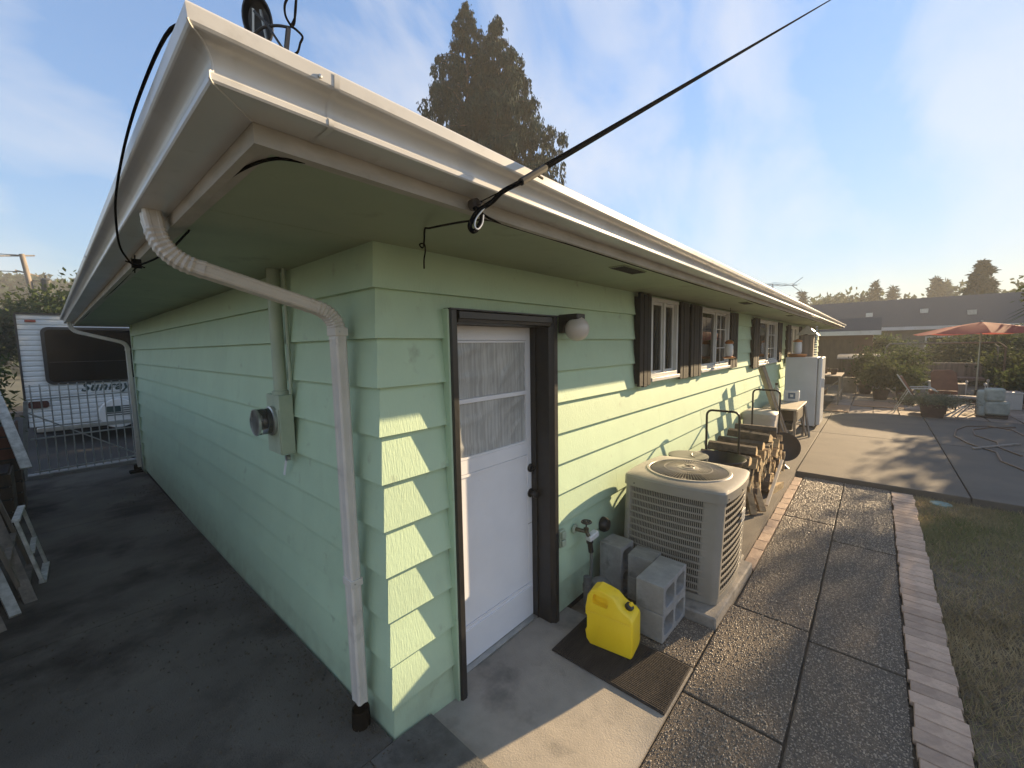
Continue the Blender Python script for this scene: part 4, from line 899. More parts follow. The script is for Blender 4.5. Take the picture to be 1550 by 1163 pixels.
# ------------------------------------------------------------------ firewood rack and things along the wall
WG = 'split firewood logs on the rack'
rack = thing('firewood_rack', (4.9, -.40, -.03), 'black tubular firewood rack with tall hoops along the green wall', 'firewood rack')
def hoop(x, yc, zt, hw=.17):
    r = .06; pts = [(x, yc + hw, -.03)] + [(x, yc + hw - r + r * math.cos(a), zt - r + r * math.sin(a)) for a in np.linspace(0, math.pi / 2, 6)] + [(x, yc - hw + r - r * math.sin(a), zt - r + r * math.cos(a)) for a in np.linspace(0, math.pi / 2, 6)] + [(x, yc - hw, -.03)]
    ob('hoop', MB().tube(pts, .0125, 10), M_STEEL, rack)
hoop(4.08, -.365, 1.075); hoop(5.92, -.47, 1.155)
ob('rail', MB().tube([(4.08, -.20, .06), (5.92, -.31, .06)], .012, 8), M_STEEL, rack); ob('rail', MB().tube([(4.08, -.53, .06), (5.92, -.63, .06)], .012, 8), M_STEEL, rack)
k_ = 0
lab = ['pale', 'brown', 'barky', 'grey', 'yellowish']
for row in range(6):
    x = 4.0 + (row % 2) * .05 + .02 * row; z = .065 + row * .086
    while x < 5.95 - .04 * row:
        wv = random.uniform(.07, .15); hv = random.uniform(.07, .115); y0 = -.66 + random.uniform(-.05, .04) - .02 * (x - 4) ; ln_ = random.uniform(.40, .47)
        t_ = random.random(); j = lambda s=.018: random.uniform(-s, s)
        if t_ < .45: poly = [(-wv / 2 + j(), -hv / 2 + j(.008)), (wv / 2 + j(), -hv / 2 + j(.008)), (wv * .35 + j(), hv * .25 + j()), (j(), hv / 2 + .01)]
        elif t_ < .8: poly = [(-wv / 2, -hv / 2 + j()), (0 + j(), -hv / 2), (wv / 2, j()), (wv * .3, hv / 2), (-wv * .35, hv / 2 + j())]
        else: poly = [(wv / 2 * math.cos(a), hv / 2 * math.sin(a)) for a in np.linspace(math.pi, 0, 6)] + [(.01, -hv / 2)]
        lg = link('firewood_log', None if False else MB().prism(poly, 1, 0, ln_).mesh('firewood_log', random.choice([M_WOOD, M_WOOD, M_BARK])), None, loc=(x + wv / 2, y0, z), rot=(j(.06), j(.6), j(.11)), label='split log in the firewood rack, in the %s course%s' % (['bottom', 'second', 'third', 'fourth', 'fifth', 'top'][row], [', near end', ', middle', ', far end'][min(2, int((x - 4) / .65))]), cat='firewood', group=WG, bev=.003)
        pe = [(px * .97, pz * .97) for px, pz in poly]
        link('cut_end', MB().prism(pe, 1, -.003, -.0003).mesh('cut_end', M_WEND), lg)
        x += wv * .92; k_ += 1
for i, (x, z, r) in enumerate(((4.05, .555, .1), (4.36, .60, .25), (4.75, .585, .05), (5.2, .60, .15), (5.6, .63, -.2))):
    lg = link('firewood_log', MB().prism([(-.10, -.05), (.10, -.055), (.09, .02), (-.02, .055), (-.08, .03)], 1, 0, .5).mesh('firewood_log', M_BARK), loc=(x, -.66, z), rot=(.03, r, random.uniform(-.15, .15)), label=['bark covered log on top of the stack nearest the cooling unit', 'second bark covered log from the near end, lying on top of the stack', 'dark bark log lying on the middle of the stack top', 'brown bark log on the stack top, fourth from the near end', 'long grey log on top of the stack beside the far hoop'][i], cat='firewood', group=WG, bev=.004)
    link('cut_end', MB().prism([(-.095, -.046), (.095, -.05), (.085, .018), (-.02, .05), (-.075, .027)], 1, -.003, -.0003).mesh('cut_end', M_WEND), lg)
ob('brace_board', MB().bar((4.35, -.78, -.01), (5.45, -.76, .27), .035, .02), mat('pale_batten', (.52, .46, .36), (.42, .37, .29), ns=10, rough=.8), label='pale diagonal batten leaning against the front of the log stack', cat='batten', bev=.002)
ob('timber_wedge', MB().prism([(4.75, -.74), (5.22, -.82), (4.98, -.66)], 2, -.034, .05), M_WEND, label='pale triangular timber wedge on the path before the log stack', cat='timber wedge')
for i, (x, y, l) in enumerate(((4.0, -.72, .34), (4.28, -.74, .28), (4.16, -.78, .22))):
    ob('kindling', MB().bar((x, y, -.02), (x + .12, y + .1, -.03 + l), .07, .03), M_WEND if i % 2 else M_WOOD, label=['tall split stick upright at the near foot of the stack', 'brown split slab propped against the near end of the stack', 'short split stick standing foremost by the air conditioner'][i], cat='kindling', bev=.003)

bowl = thing('fire_bowl', (3.42, -.48, -.03), 'wide black steel fire bowl on a stand just behind the air conditioner', 'fire bowl')
ob('bowl', MB().lathe([(.001, .55), (.12, .56), (.20, .62), (.235, .70), (.25, .705), (.245, .715), (.225, .70), (.19, .63), (.11, .58), (.001, .575)], (3.42, -.50, 0), 32), M_STEEL, bowl, ang=50)
for a in (0.5, 2.6, 4.7): ob('leg', MB().bar((3.42 + .2 * math.cos(a), -.5 + .2 * math.sin(a), -.03), (3.42 + .1 * math.cos(a), -.5 + .1 * math.sin(a), .60), .02), M_STEEL, bowl)
lid = thing('barrel', (3.30, -.24, -.03), 'dull green drum with a rounded rim between the wall and the fire bowl', 'drum')
ob('shell', MB().lathe([(.17, -.03), (.175, .3), (.18, .69), (.19, .70), (.19, .715), (.16, .72), (.001, .70)], (3.30, -.25, 0), 28), mat('drum_green', (.10, .11, .09), rough=.5), lid)
disc = thing('round_grill', (6.25, -.68, -.03), 'black round disc standing upright on a small foot beyond the firewood', 'grill')
dnn = Vector((-.93, -.22, .30)).normalized(); xq = Vector((0, 0, 1)).cross(dnn).normalized(); yq = dnn.cross(xq); Q = Matrix((xq, yq, dnn)).transposed()
ob('dish', MB().lathe([(.001, -.05), (.10, -.045), (.18, -.015), (.21, .02), (.215, .03), (.20, .028), (.16, .01), (.001, -.01)], (6.25, -.66, .28), 32, Q), M_STEEL, disc, ang=50)
ob('foot', MB().lathe([(.08, 0), (.06, .02), (.02, .05), (.02, .12)], (6.25, -.67, -.035), 16), M_STEEL, disc)
bn = thing('storage_bin', (6.45, -.22, -.03), 'cream plastic bin with rounded top behind the far firewood hoop', 'storage bin')
ob('body', rings([(rrect(.20, .05, .0, 4, 6.75, -.26), -.03), (rrect(.23, .06, .0, 4, 6.75, -.26), .62)], True, True), mat('cream_bin', (.46, .42, .38), (.40, .37, .33), ns=3, rough=.6), bn)
ob('lid', rings([(rrect(.24, .06, .0, 4, 6.75, -.26), .6205), (rrect(.245, .07, .0, 4, 6.75, -.26), .70), (rrect(.19, .07, .0, 4, 6.75, -.26), .735), (rrect(.10, .05, .0, 4, 6.75, -.26), .745)], True, True), mat('cream_bin', (.46, .42, .38), (.40, .37, .33), ns=3, rough=.6), bn)
for (a, c, l) in (((6.6, -.26, 1.45), (7.15, -.62, -.03), 'weathered plank leaning on the wall, left of two'), ((6.95, -.22, 1.45), (7.5, -.60, -.03), 'weathered plank leaning on the wall, right of two')):
    ob('leaning_plank', MB().bar(a, c, .09, .03), M_GREYP, label=l, cat='plank', bev=.003)
tb = thing('work_table', (8.3, -.40, -.03), 'small beige topped metal work table in front of the freezer', 'table')
ob('top', MB().box(7.75, 9.1, -.64, -.10, .62, .65), mat('beige_top', (.46, .40, .31), (.38, .33, .25), ns=4, rough=.6), tb, bev=.006)
for x, y in ((7.82, -.60), (7.82, -.15), (9.02, -.60), (9.02, -.15)): ob('leg', MB().bar((x, y, -.036), (x, y, .6195), .04), M_GREYP, tb)
ob('shelf', MB().box(7.84, 9.0, -.58, -.15, .22, .24), M_GREYP, tb)
ob('cross_brace', MB().bar((9.04, -.66, -.036), (8.85, -.50, .61), .03).bar((8.9, -.72, -.036), (9.02, -.62, .55), .03), M_GREYP, tb)
ob('drawer_box', MB().box(7.95, 8.7, -.62, -.15, .40, .58), M_DWOOD, label='dark wooden drawer box hanging below the beige work table top', cat='box', bev=.004)
ob('toolbox', MB().box(7.95, 8.5, -.55, -.20, .24, .37).box(8.12, 8.33, -.40, -.36, .37, .40), M_BLACK, label='black toolbox on the lower shelf of the beige table', cat='toolbox', bev=.01)
bt = thing('spray_can', (8.15, -.25, .65), 'tall pale bottle standing at the left of the table top', 'bottle')
ob('bottle', MB().lathe([(.05, 0), (.05, .30), (.035, .33), (.02, .34), (.02, .38), (.001, .381)], (8.15, -.25, .6505), 18), M_GCUSH, bt)
ob('cap', MB().lathe([(.024, 0), (.024, .04), (.001, .041)], (8.15, -.25, 1.0318), 12), M_BLACK, bt)
bt = thing('oil_bottle', (8.4, -.22, .65), 'dark grey bottle standing beside the tall pale bottle', 'bottle')
ob('bottle', MB().lathe([(.045, 0), (.045, .22), (.02, .27), (.02, .31), (.001, .311)], (8.42, -.20, .6505), 16), M_GREYP, bt)
cb = thing('carton', (8.9, -.4, .65), 'small cream carton with a blue square label against the freezer', 'carton')
ob('body', MB().box(8.93, 9.06, -.52, -.26, .651, .86), M_WHITE, cb, bev=.004)
ob('label', MB().box(8.9265, 8.9295, -.46, -.34, .70, .82), mat('blue_label', (.10, .16, .24), rough=.5), cb)
ob('label_mark', MB().box(8.9235, 8.926, -.425, -.375, .735, .785), M_WHITE, cb)
ob('note', MB().box(7.742, 7.7485, -.5, -.38, .63, .648), M_WHITE, tb) if False else None
fr_ = thing('freezer', (10.4, -.45, -.03), 'tall white upright freezer standing against the green wall', 'freezer')
ob('cabinet', MB().box(10.0, 10.72, -.70, -.12, 0.0, 1.50), M_WHITE, fr_, bev=.012)
ob('freezer_door', MB().box(10.0, 10.72, -.785, -.712, .03, 1.50), M_WHITE, fr_, bev=.018)
ob('seal', MB().box(10.01, 10.71, -.7118, -.7005, .03, 1.49), M_GREYP, fr_)
ob('handle', MB().box(10.04, 10.07, -.83, -.7855, .85, 1.05), M_WHITE, fr_, bev=.006)
ob('plinth', MB().box(10.02, 10.70, -.68, -.14, -.036, -.0005), M_BLACK, fr_)
# lanterns on the freezer
ln = thing('glass_feeder', (10.25, -.30, 1.50), 'glass jar feeder with a copper base on top of the freezer', 'bird feeder')
M_COP = mat('copper', (.50, .20, .06), (.40, .15, .05), ns=8, rough=.35, metal=.6)
ob('tray', MB().lathe([(.16, 0), (.19, .04), (.18, .07), (.06, .075)], (10.25, -.30, 1.5005), 28), M_COP, ln)
ob('jar', MB().lathe([(.075, 0), (.085, .05), (.085, .22), (.07, .26)], (10.25, -.30, 1.576), 24), M_WHITE, ln)
ob('lid', MB().lathe([(.09, 0), (.09, .03), (.04, .05), (.012, .07)], (10.25, -.30, 1.8365), 24), M_COP, ln)
bh = thing('bird_house', (10.55, -.45, 1.50), 'pale metal bird house with a pitched roof on the freezer', 'bird house')
ob('roof', MB().prism([(-.66, 1.98), (-.45, 2.20), (-.24, 1.98), (-.45, 2.02)], 0, 10.38, 10.72), M_ALU, bh)
ob('box', MB().box(10.45, 10.65, -.57, -.33, 1.5005, 1.99), M_GREYP, bh)
ch = MB()
for i in range(12): ch.lathe([(.022, 0), (.03, .02), (.022, .04)], (10.35, -.62, 1.53 + i * .055), 8)
ob('chain_ornament', ch, M_ALU, label='silver beaded ornament hanging at the front of the freezer top', cat='ornament')
hf = thing('reflected_feeder', (5.18, -.14, 1.60), 'red topped glass feeder standing in for a reflection in the second window', 'bird feeder')  # added solid feeder takes the place of one mirrored in the window pane
ob('wire', MB().tube([(5.18, -.14, 1.885), (5.18, -.14, 2.312)], .003, 5), M_CABLE, hf)
ob('top', MB().lathe([(.05, 0), (.055, .02), (.035, .045), (.01, .055)], (5.18, -.14, 1.83), 18), M_COP, hf)
ob('jar', MB().lathe([(.04, 0), (.05, .03), (.05, .13), (.04, .165)], (5.18, -.14, 1.664), 18), M_WHITE, hf)
ob('base', MB().lathe([(.05, 0), (.08, .012), (.08, .02), (.04, .033)], (5.18, -.14, 1.63), 18), M_COP, hf)

# ------------------------------------------------------------------ left side: gate, trailer, fence, clutter
M_GATE = mat('gate_paint', (.40, .41, .40), (.28, .28, .27), ns=12, rough=.6)
gt = thing('gate', (-.65, 8.5, -.2), 'white tubular metal gate closing the passage before the trailer', 'gate')
ob('hinge_post', MB().bar((-1.33, 8.5, -.25), (-1.22, 8.5, 1.10), .05), M_GATE, gt)
for i in range(12):
    x = -1.16 + i * .105; ob('gate_bar', MB().tube([(x, 8.5, -.19), (x, 8.5, 1.36)], .009, 6), M_GATE, gt)
for z in (-.06, .48, 1.12): ob('rail', MB().bar((-1.22, 8.485, z), (.07, 8.485, z + .02), .022), M_GATE, gt)
ob('diagonal_brace', MB().bar((-1.22, 8.47, .92), (.05, 8.47, -.02), .02), M_GATE, gt)
ob('latch_post', MB().bar((.09, 8.5, -.25), (.09, 8.5, 1.4), .045), M_GATE, gt)
ob('gate_sill', MB().box(-1.3, .2, 8.42, 8.62, -.4, -.10), M_BLOCK, label='low concrete sill across the passage under the gate', cat='kerb', bev=.01)

rv = thing('travel_trailer', (.0, 12.0, -.2), 'white corrugated travel trailer with a wide black rear window behind the gate', 'travel trailer')
b = MB(); x0, x1 = -1.30, 1.15; z0, z1 = .26, 2.70; n = 22
pz = []
for i in range(n):
    za = z0 + (z1 - z0) * i / n; hh = (z1 - z0) / n; pz += [(12.0, za), (11.985, za + hh * .15), (11.985, za + hh * .7), (12.0, za + hh * .85)]
prof = [(y, z) for y, z in pz] + [(12.0, z1)]
nn = len(prof)
for x in (x0, x1): b.v += [(x, y, z) for y, z in prof]
b.f += [(j, j + 1, nn + j + 1, nn + j) for j in range(nn - 1)]
ob('rear_panel', b, M_RVW, rv, ang=20, fix=False)
ob('shell', MB().box(x0, x1, 12.01, 18.5, z0, z1), M_RVW, rv, bev=.03)
ob('roof_edge', MB().box(x0 - .02, x1 + .02, 11.96, 12.03, z1, z1 + .035), M_BLACK, rv)
ob('corner_trim', MB().box(x0 - .035, x0, 11.965, 12.03, z0, z1), M_BLACK, rv)
def rr_poly(xa, xb, za, zb, r, n=6):
    pts = []
    for cx, cz, st in ((xb - r, za + r, -math.pi / 2), (xb - r, zb - r, 0), (xa + r, zb - r, math.pi / 2), (xa + r, za + r, math.pi)):
        for i in range(n + 1): a = st + math.pi / 2 * i / n; pts.append((cx + r * math.cos(a), cz + r * math.sin(a)))
    return pts
wn = ob('rear_window', MB().prism(rr_poly(-.99, 1.0, 1.17, 2.44, .13), 1, 11.95, 11.984), M_BLACK, rv)
ob('glass', MB().prism(rr_poly(-.93, .94, 1.23, 2.38, .09), 1, 11.940, 11.9495), M_RVG, wn)
ob('slider_bar', MB().box(-.9, .9, 11.930, 11.9395, 1.66, 1.672), M_BLACK, wn)
ob('marker_light', MB().box(-1.19, -1.03, 11.95, 11.984, 2.535, 2.585), M_RLAMP, rv, bev=.01)
ob('tail_light', MB().prism(rr_poly(-1.28, -.98, .68, .83, .05), 1, 11.94, 11.984), mat('dark_red_lens', (.05, .012, .012), rough=.25), rv)
ob('bumper', MB().box(-1.2, 1.1, 11.80, 11.95, .16, .26), M_ALU, rv, bev=.01)
ob('chassis', MB().box(-1.1, .95, 12.3, 18.3, .06, .255), M_BLACK, rv)
for y in (14.6, 15.5):
    for x in (-1.2, 1.02): ob('wheel', MB().lathe([(.10, -.1), (.30, -.1), (.34, -.05), (.34, .05), (.30, .1), (.10, .1)], (x, y, .14), 20, Matrix.Rotation(math.pi / 2, 3, 'Y')), M_BLACK, rv)
sp = ob('spare_wheel_cover', MB().lathe([(.30, 0), (.345, .03), (.35, .14), (.33, .17), (.001, .18)], (.10, 11.98, .42), 32, rx), M_WHITE, rv)
fl = MB(); 
fl.box(-.10, .14, 11.792, 11.799, .46, .60)
ob('flag_canton', fl, M_RVT, sp)
fl = MB()
for i in range(5): fl.box((.15 if i < 3 else -.12), .34, 11.792, 11.799, .575 - i * .05, .60 - i * .05)
ob('flag_stripe', fl, mat('flag_stripe_grey', (.10, .11, .11), rough=.5), sp)
cu = bpy.data.curves.new('lettering', 'FONT'); cu.body = 'Sunrays'; cu.size = .28; cu.shear = .35; cu.extrude = .002; cu.offset = .007; cu.space_character = 1.08
to = bpy.data.objects.new('lettering_tmp', cu); COL.objects.link(to); bpy.context.view_layer.update()
tm = bpy.data.meshes.new_from_object(to.evaluated_get(bpy.context.evaluated_depsgraph_get())); bpy.data.objects.remove(to); tm.materials.clear(); tm.materials.append(M_RVT)
lt = link('lettering', tm, rv, loc=(-.48, 11.978, .985), rot=(math.pi / 2, 0, 0))
ob('sunlit_ground_strip', MB().box(-3, 4, 19.5, 19.7, -.2, -.05), M_PAVER, label='pale strip standing in for sunlit ground beyond the trailer', cat='kerb')  # pale raised strip imitates a band of sunlit ground past the trailer

ga = thing('shade_garage', (9, 12, -.2), 'plain green outbuilding added out of view behind the house to shade the trailer', 'shade_garage')  # unseen building added so its shadow darkens the lower trailer
ob('wall', MB().box(5.0, 13.0, 9.6, 15.5, -.4, 3.0), M_SID, ga)
ob('roof', MB().prism([(4.6, 3.0), (13.4, 3.0), (9.0, 4.3)], 1, 9.2, 15.9), M_ROOF, ga, smooth=False)
# fence and clutter on the left of the passage
fe = thing('side_fence', (-1.62, 5, -.1), 'dark weathered board fence along the left of the passage', 'fence')
for i in range(36):
    y = 1.2 + i * .2; ob('fence_board', MB().box(-1.70 + random.uniform(-.008, .008), -1.68, y + .006, y + .192, -.2, 1.45 + random.uniform(-.03, .03)), M_DWOOD, fe)
for z in (.3, 1.2): ob('fence_rail', MB().box(-1.679, -1.63, 1.2, 8.4, z, z + .08), M_DWOOD, fe)
def frame(name, corners, w_, label, m=M_GREYP, cat='wooden frame', extra=()):
    t = thing(name, corners[0], label, cat); n = len(corners)
    for i in range(n): ob('frame_bar', MB().bar(corners[i], corners[(i + 1) % n], w_, w_ * .5), m, t, bev=.002)
    for a, c in extra: ob('cross_bar', MB().bar(a, c, w_ * .8, w_ * .4), m, t, bev=.002)
    return t
M_PALEW = mat('pale_painted_wood', (.62, .61, .57), (.34, .33, .30), ns=14, rough=.8, rand=.1)
frame('old_window_frame', [(-1.12, 3.55, -.07), (-1.22, 3.55, .50), (-1.20, 4.0, .50), (-1.10, 4.0, -.07)], .045, 'pale peeling window frame leaning foremost in the pile by the fence', M_PALEW, 'window frame', [((-1.16, 3.56, .2), (-1.15, 3.98, .2))])
frame('old_window_frame', [(-1.22, 3.35, -.07), (-1.36, 3.35, .62), (-1.34, 4.1, .62), (-1.20, 4.1, -.07)], .05, 'larger grey window frame behind the pale one in the pile', M_GREYP, 'window frame', [((-1.28, 3.36, .25), (-1.27, 4.08, .25))])
for i, (a, c, w_) in enumerate((((-1.18, 3.2, -.08), (-1.45, 4.4, .75), .07), ((-1.25, 3.0, -.06), (-1.5, 4.0, .6), .06), ((-1.32, 2.8, -.07), (-1.55, 3.7, .45), .08), ((-1.2, 5.6, .55), (-1.42, 6.6, 1.45), .09))):
    ob('scrap_board', MB().bar(a, c, w_, .025), M_PALEW if i % 2 else M_GREYP, label=['long grey board slanting through the scrap pile by the fence', 'pale board slanting below the grey one in the scrap pile', 'short grey board at the near bottom of the scrap pile', 'pale board propped high on the dark crates near the gate'][i], cat='board', bev=.002)
for i, (y, h, d) in enumerate(((5.2, .75, .30), (6.1, 1.15, .34), (6.9, .8, .3))):
    t = thing('wooden_crate', (-1.45, y, -.1), ['low dark timber crate beside the fence nearest the frames', 'tall reddish timber crate standing in the middle of the passage edge', 'dark timber crate beside the fence nearest the gate'][i], 'crate')
    for k in range(int(h / .14)): 
        ob('crate_slat', MB().box(-1.60, -1.60 + d, y, y + .012, -.1 + k * .14, .02 + k * .14).box(-1.60 + d - .012, -1.60 + d, y + .0125, y + .6, -.1 + k * .14, .02 + k * .14), mat('reddish_timber', (.16, .06, .035), (.09, .035, .02), ns=8, rough=.85) if i == 1 and k > 4 else M_DWOOD, t)
    ob('crate_back', MB().box(-1.59, -1.60 + d - .02, y + .02, y + .58, -.1, h - .15), M_BLACK, t)

# ------------------------------------------------------------------ plants and trees
def bush(name, c, r, n, size, m, label, cat='shrub', stems=6, group=None, sq=1.0, aspect=.45):
    t = thing(name, (c[0], c[1], c[2] - r[2]), label, cat, group)
    # clumps on the ellipsoid's volume
    k = max(10, n // 90); cl_ = rng.normal(size=(k, 3)); cl_ /= np.linalg.norm(cl_, axis=1)[:, None]; cl_ *= rng.uniform(.45, 1.0, k)[:, None]
    idx = rng.integers(0, k, n); P_ = cl_[idx] + rng.normal(size=(n, 3)) * .16
    P_ = P_ * np.array(r) + np.array(c); P_ = P_[P_[:, 2] > c[2] - r[2] * .98]
    link('foliage', leaves(P_, size, m, 'foliage', aspect), t, loc=(0, 0, 0))
    b = MB()
    for i in range(stems):
        e = cl_[i % k] * np.array(r) * .8 + np.array(c); b.tube([(c[0] + random.uniform(-.1, .1) * r[0], c[1] + random.uniform(-.1, .1) * r[1], c[2] - r[2]), (np.array([c[0], c[1], c[2] - r[2]]) + e) / 2 + rng.normal(size=3) * .05, tuple(e)], .02 * r[2] + .004, 5, rs=[.03 * r[2] + .003, .018 * r[2] + .003, .004])
    ob('stem', b, M_BARK, t, kind='stuff')
    return t
def conifer(name, base, h, rad, label, m=G_CONI, n=9000, size=.22, cat='conifer tree', group=None, tops=((0, 0, 1),), droop=.55, col=.12):
    t = thing(name, base, label, cat, group); bx_, by_, bz_ = base
    Pn = []; tr = MB()
    for (ox, oy, hs) in tops:
        hh = h * hs; tr.tube([(bx_ + ox * .2, by_ + oy * .2, bz_), (bx_ + ox, by_ + oy, bz_ + hh * .5), (bx_ + ox * 1.1, by_ + oy * 1.1, bz_ + hh * .99)], .1, 8, rs=[h * .018, h * .011, .01])
        nbr = int(150 * hs)
        for i in range(nbr):
            f = (i + .5) / nbr; z = col + (1 - col) * f ** .85; L_ = rad * ((1 - z) ** .78) * random.uniform(.6, 1.12) + .12; a = random.uniform(0, 2 * math.pi); m_n = max(6, int(n / nbr / len(tops) * (L_ / rad + .25) * 1.6))
            t_ = rng.uniform(.08, 1, m_n) ** .8; up = .18 * np.sin(t_ * 2.4) * L_ - .22 * t_ ** 2 * L_
            sag = rng.exponential(.30, m_n) * droop * np.minimum(1, t_ * 2) * min(1.0, L_)
            sp_ = rng.normal(size=(m_n, 2)) * .055 * L_ * (1.2 - t_[:, None] * .6)
            Pn.append(np.stack([bx_ + ox + math.cos(a) * L_ * t_ + sp_[:, 0], by_ + oy + math.sin(a) * L_ * t_ + sp_[:, 1], bz_ + z * hh + up - sag], 1))
    ob('trunk', tr, M_BARK, t)
    link('crown', leaves(np.concatenate(Pn), size, m, 'crown', .32, droop=droop), t, loc=(0, 0, 0)); return t
def weeping_cedar(base, h, rad, label, tops):
    t = thing('cedar_tree', base, label, 'cedar tree'); bx_, by_, bz_ = base; Pn = []; tr = MB(); lb = MB()
    for (ox, oy, hs) in tops:
        hh = h * hs; tr.tube([(bx_ + ox * .2, by_ + oy * .2, bz_), (bx_ + ox, by_ + oy, bz_ + hh * .5), (bx_ + ox, by_ + oy, bz_ + hh * .995)], .1, 8, rs=[h * .018, h * .011, .012])
        nbr = 230
        for i in range(nbr):
            z = .22 + .775 * ((i + .5) / nbr) ** .8; L_ = rad * (1 - z) ** .98 * random.uniform(.55, 1.1) * (1.18 if i % 9 == 0 else 1) + .10; a = random.uniform(0, 2 * math.pi); ca, sa = math.cos(a), math.sin(a)
            def bp(t_): return np.array([bx_ + ox + ca * L_ * t_, by_ + oy + sa * L_ * t_, bz_ + z * hh + (.30 * math.sin(t_ * 2.2) - .20 * t_ * t_) * L_ * .8])
            if i % 3 == 0: lb.tube([tuple(bp(0)), tuple(bp(.5)), tuple(bp(.97))], .03, 4, rs=[.045, .025, .006])
            nsp = max(6, int(L_ * 12))
            for k in range(nsp):
                t_ = random.uniform(.10, 1.0) ** .75; o = bp(t_) + np.array([rng.normal(0, .10 * L_ * .5), rng.normal(0, .10 * L_ * .5), rng.normal(0, .05)])
                hang = min(1.1, .16 + rng.exponential(.28)) * min(1, .35 + L_ * .35); m_ = int(11 + hang * 32); q = np.sort(rng.uniform(0, 1, m_))
                w_ = .075 * (1 - q * .75)
                Pn.append(np.stack([o[0] + rng.normal(0, 1, m_) * w_ + ca * .06 * q, o[1] + rng.normal(0, 1, m_) * w_ + sa * .06 * q, o[2] - q * hang], 1))
    ob('trunk', tr, M_BARK, t); ob('limb', lb, M_BARK, t, kind='stuff')
    link('crown', leaves(np.concatenate(Pn), .15, G_CEDAR, 'crown', .36, droop=.72), t, loc=(0, 0, 0)); return t
weeping_cedar((13.1, 12.4, -.2), 17.4, 7.8, 'tall dark weeping cedar with twin tops rising behind the roof', ((-.40, .46, 1.0), (.50, -.58, .965)))

def roundtree(name, base, h, r, label, m=G_HEDGE, n=6000, size=.2, group=None, cat='tree'):
    t = thing(name, base, label, cat, group); b = MB(); c = Vector(base) + Vector((0, 0, h * .62)); pts = []
    b.tube([base, (base[0] + .1, base[1], base[2] + h * .3), tuple(c)], .1, 8, rs=[h * .03, h * .022, h * .01])
    for i in range(9):
        a = i * 2.4; e = c + Vector((math.cos(a) * r * .75, math.sin(a) * r * .75, random.uniform(-.2, .35) * h)); b.tube([(base[0], base[1], base[2] + h * random.uniform(.25, .5)), (c + e) / 2, e], .05, 5, rs=[h * .014, h * .008, h * .003]); pts.append(e)
    ob('trunk', b, M_BARK, t)
    k = 26; cl_ = np.array([rng.normal(size=3) for _ in range(k)]); cl_ /= np.linalg.norm(cl_, axis=1)[:, None]; cl_ *= rng.uniform(.5, 1, k)[:, None]
    P_ = cl_[rng.integers(0, k, n)] + rng.normal(size=(n, 3)) * .17; P_ = P_ * np.array([r, r, h * .36]) + np.array(c)
    link('crown', leaves(P_, size, m, 'crown', .5), t, loc=(0, 0, 0)); return t

# left: shrub branches before the trailer, trees beyond
bush('leafy_shrub', (-1.75, 7.2, 1.35), (.52, .8, .75), 5000, .085, G_BUSH, 'yellow-green shrub leaning over the fence in front of the trailer', aspect=.35)
bush('dark_shrub', (-2.1, 5.4, .9), (.5, 1.0, 1.0), 4000, .08, G_BUSH, 'dark shrub behind the fence, left of the trailer', aspect=.4)
roundtree('garden_tree', (1.0, 24.0, -.2), 5.2, 2.8, 'bushy light green tree just above the trailer roof', G_BUSH, 12000, .18)
roundtree('garden_tree', (-3.4, 26.0, -.2), 4.6, 2.4, 'dark round tree at the left edge above the trailer', G_HEDGE, 9000, .18)
# utility pole
up = thing('utility_pole', (-1.0, 30, -.3), 'leaning grey utility pole with a dark transformer above the trailer', 'utility pole')
ob('pole', MB().tube([(-.6, 30, -.3), (-1.32, 30, 6.75)], .11, 12, rs=[.15, .10]), M_GREYP, up)
ob('crossarm', MB().bar((-2.1, 30, 6.55), (-.9, 30.1, 6.75), .06).bar((-1.6, 30, 5.95), (-.85, 30.1, 5.75), .06), M_GREYP, up)
ob('transformer', MB().lathe([(.18, 0), (.20, .05), (.20, .62), (.12, .70), (.05, .72), (.05, .86)], (-.62, 29.95, 4.95), 16), mat('transformer_grey', (.05, .055, .055), rough=.6), up)
ob('hanger', MB().bar((-1.1, 30, 5.5), (-.62, 29.95, 5.5), .05).bar((-1.05, 30, 5.05), (-.62, 29.95, 5.05), .05), M_GREYP, up)
for z in (6.7, 5.9, 4.5): 
    ob('overhead_wire', MB().tube([(-1.3 - .1 * (6.7 - z) * -1, 30, z), (-14, 34, z - .5 + .3), (-30, 38, z + .6)], .018, 5), M_CABLE, label='thin overhead wire leaving the utility pole, %s' % {6.7: 'highest of three', 5.9: 'middle of three', 4.5: 'lowest of three'}[z], cat='wire')
# hill
def hill(name, cx, cy, rx_, ry_, h, m):
    n = 48; b = MB(); vs = []; fs = []
    for j in range(13):
        for i in range(n):
            a = 2 * math.pi * i / n; r = j / 12; vs.append((cx + rx_ * r * math.cos(a), cy + ry_ * r * math.sin(a), -.5 + h * (math.cos(r * math.pi) * .5 + .5) * (1 + .08 * math.sin(a * 5))))
    for j in range(12):
        for i in range(n): fs.append((j * n + i, j * n + (i + 1) % n, (j + 1) * n + (i + 1) % n, (j + 1) * n + i))
    b.add(vs, fs); return ob(name, b, m, kind='structure', ang=80, fix=False)
hill('hill', 0, 110, 130, 50, 11, M_LAND)
def wood(name, pts, hr, rr_, label, n=60):
    Pn = []
    for (x, y, z) in pts:
        h = random.uniform(*hr); r = h * random.uniform(.16, .24); q = rng.uniform(0, 1, n); a = rng.uniform(0, 2 * math.pi, n); rad = r * (1 - q) * rng.uniform(.3, 1, n) + .2
        Pn.append(np.stack([x + np.cos(a) * rad, y + np.sin(a) * rad, z + q * h], 1))
    link(name, leaves(np.concatenate(Pn), rr_, G_CONI, name, .6, droop=.3), kind='stuff', label=label, cat='wood')
pts = []
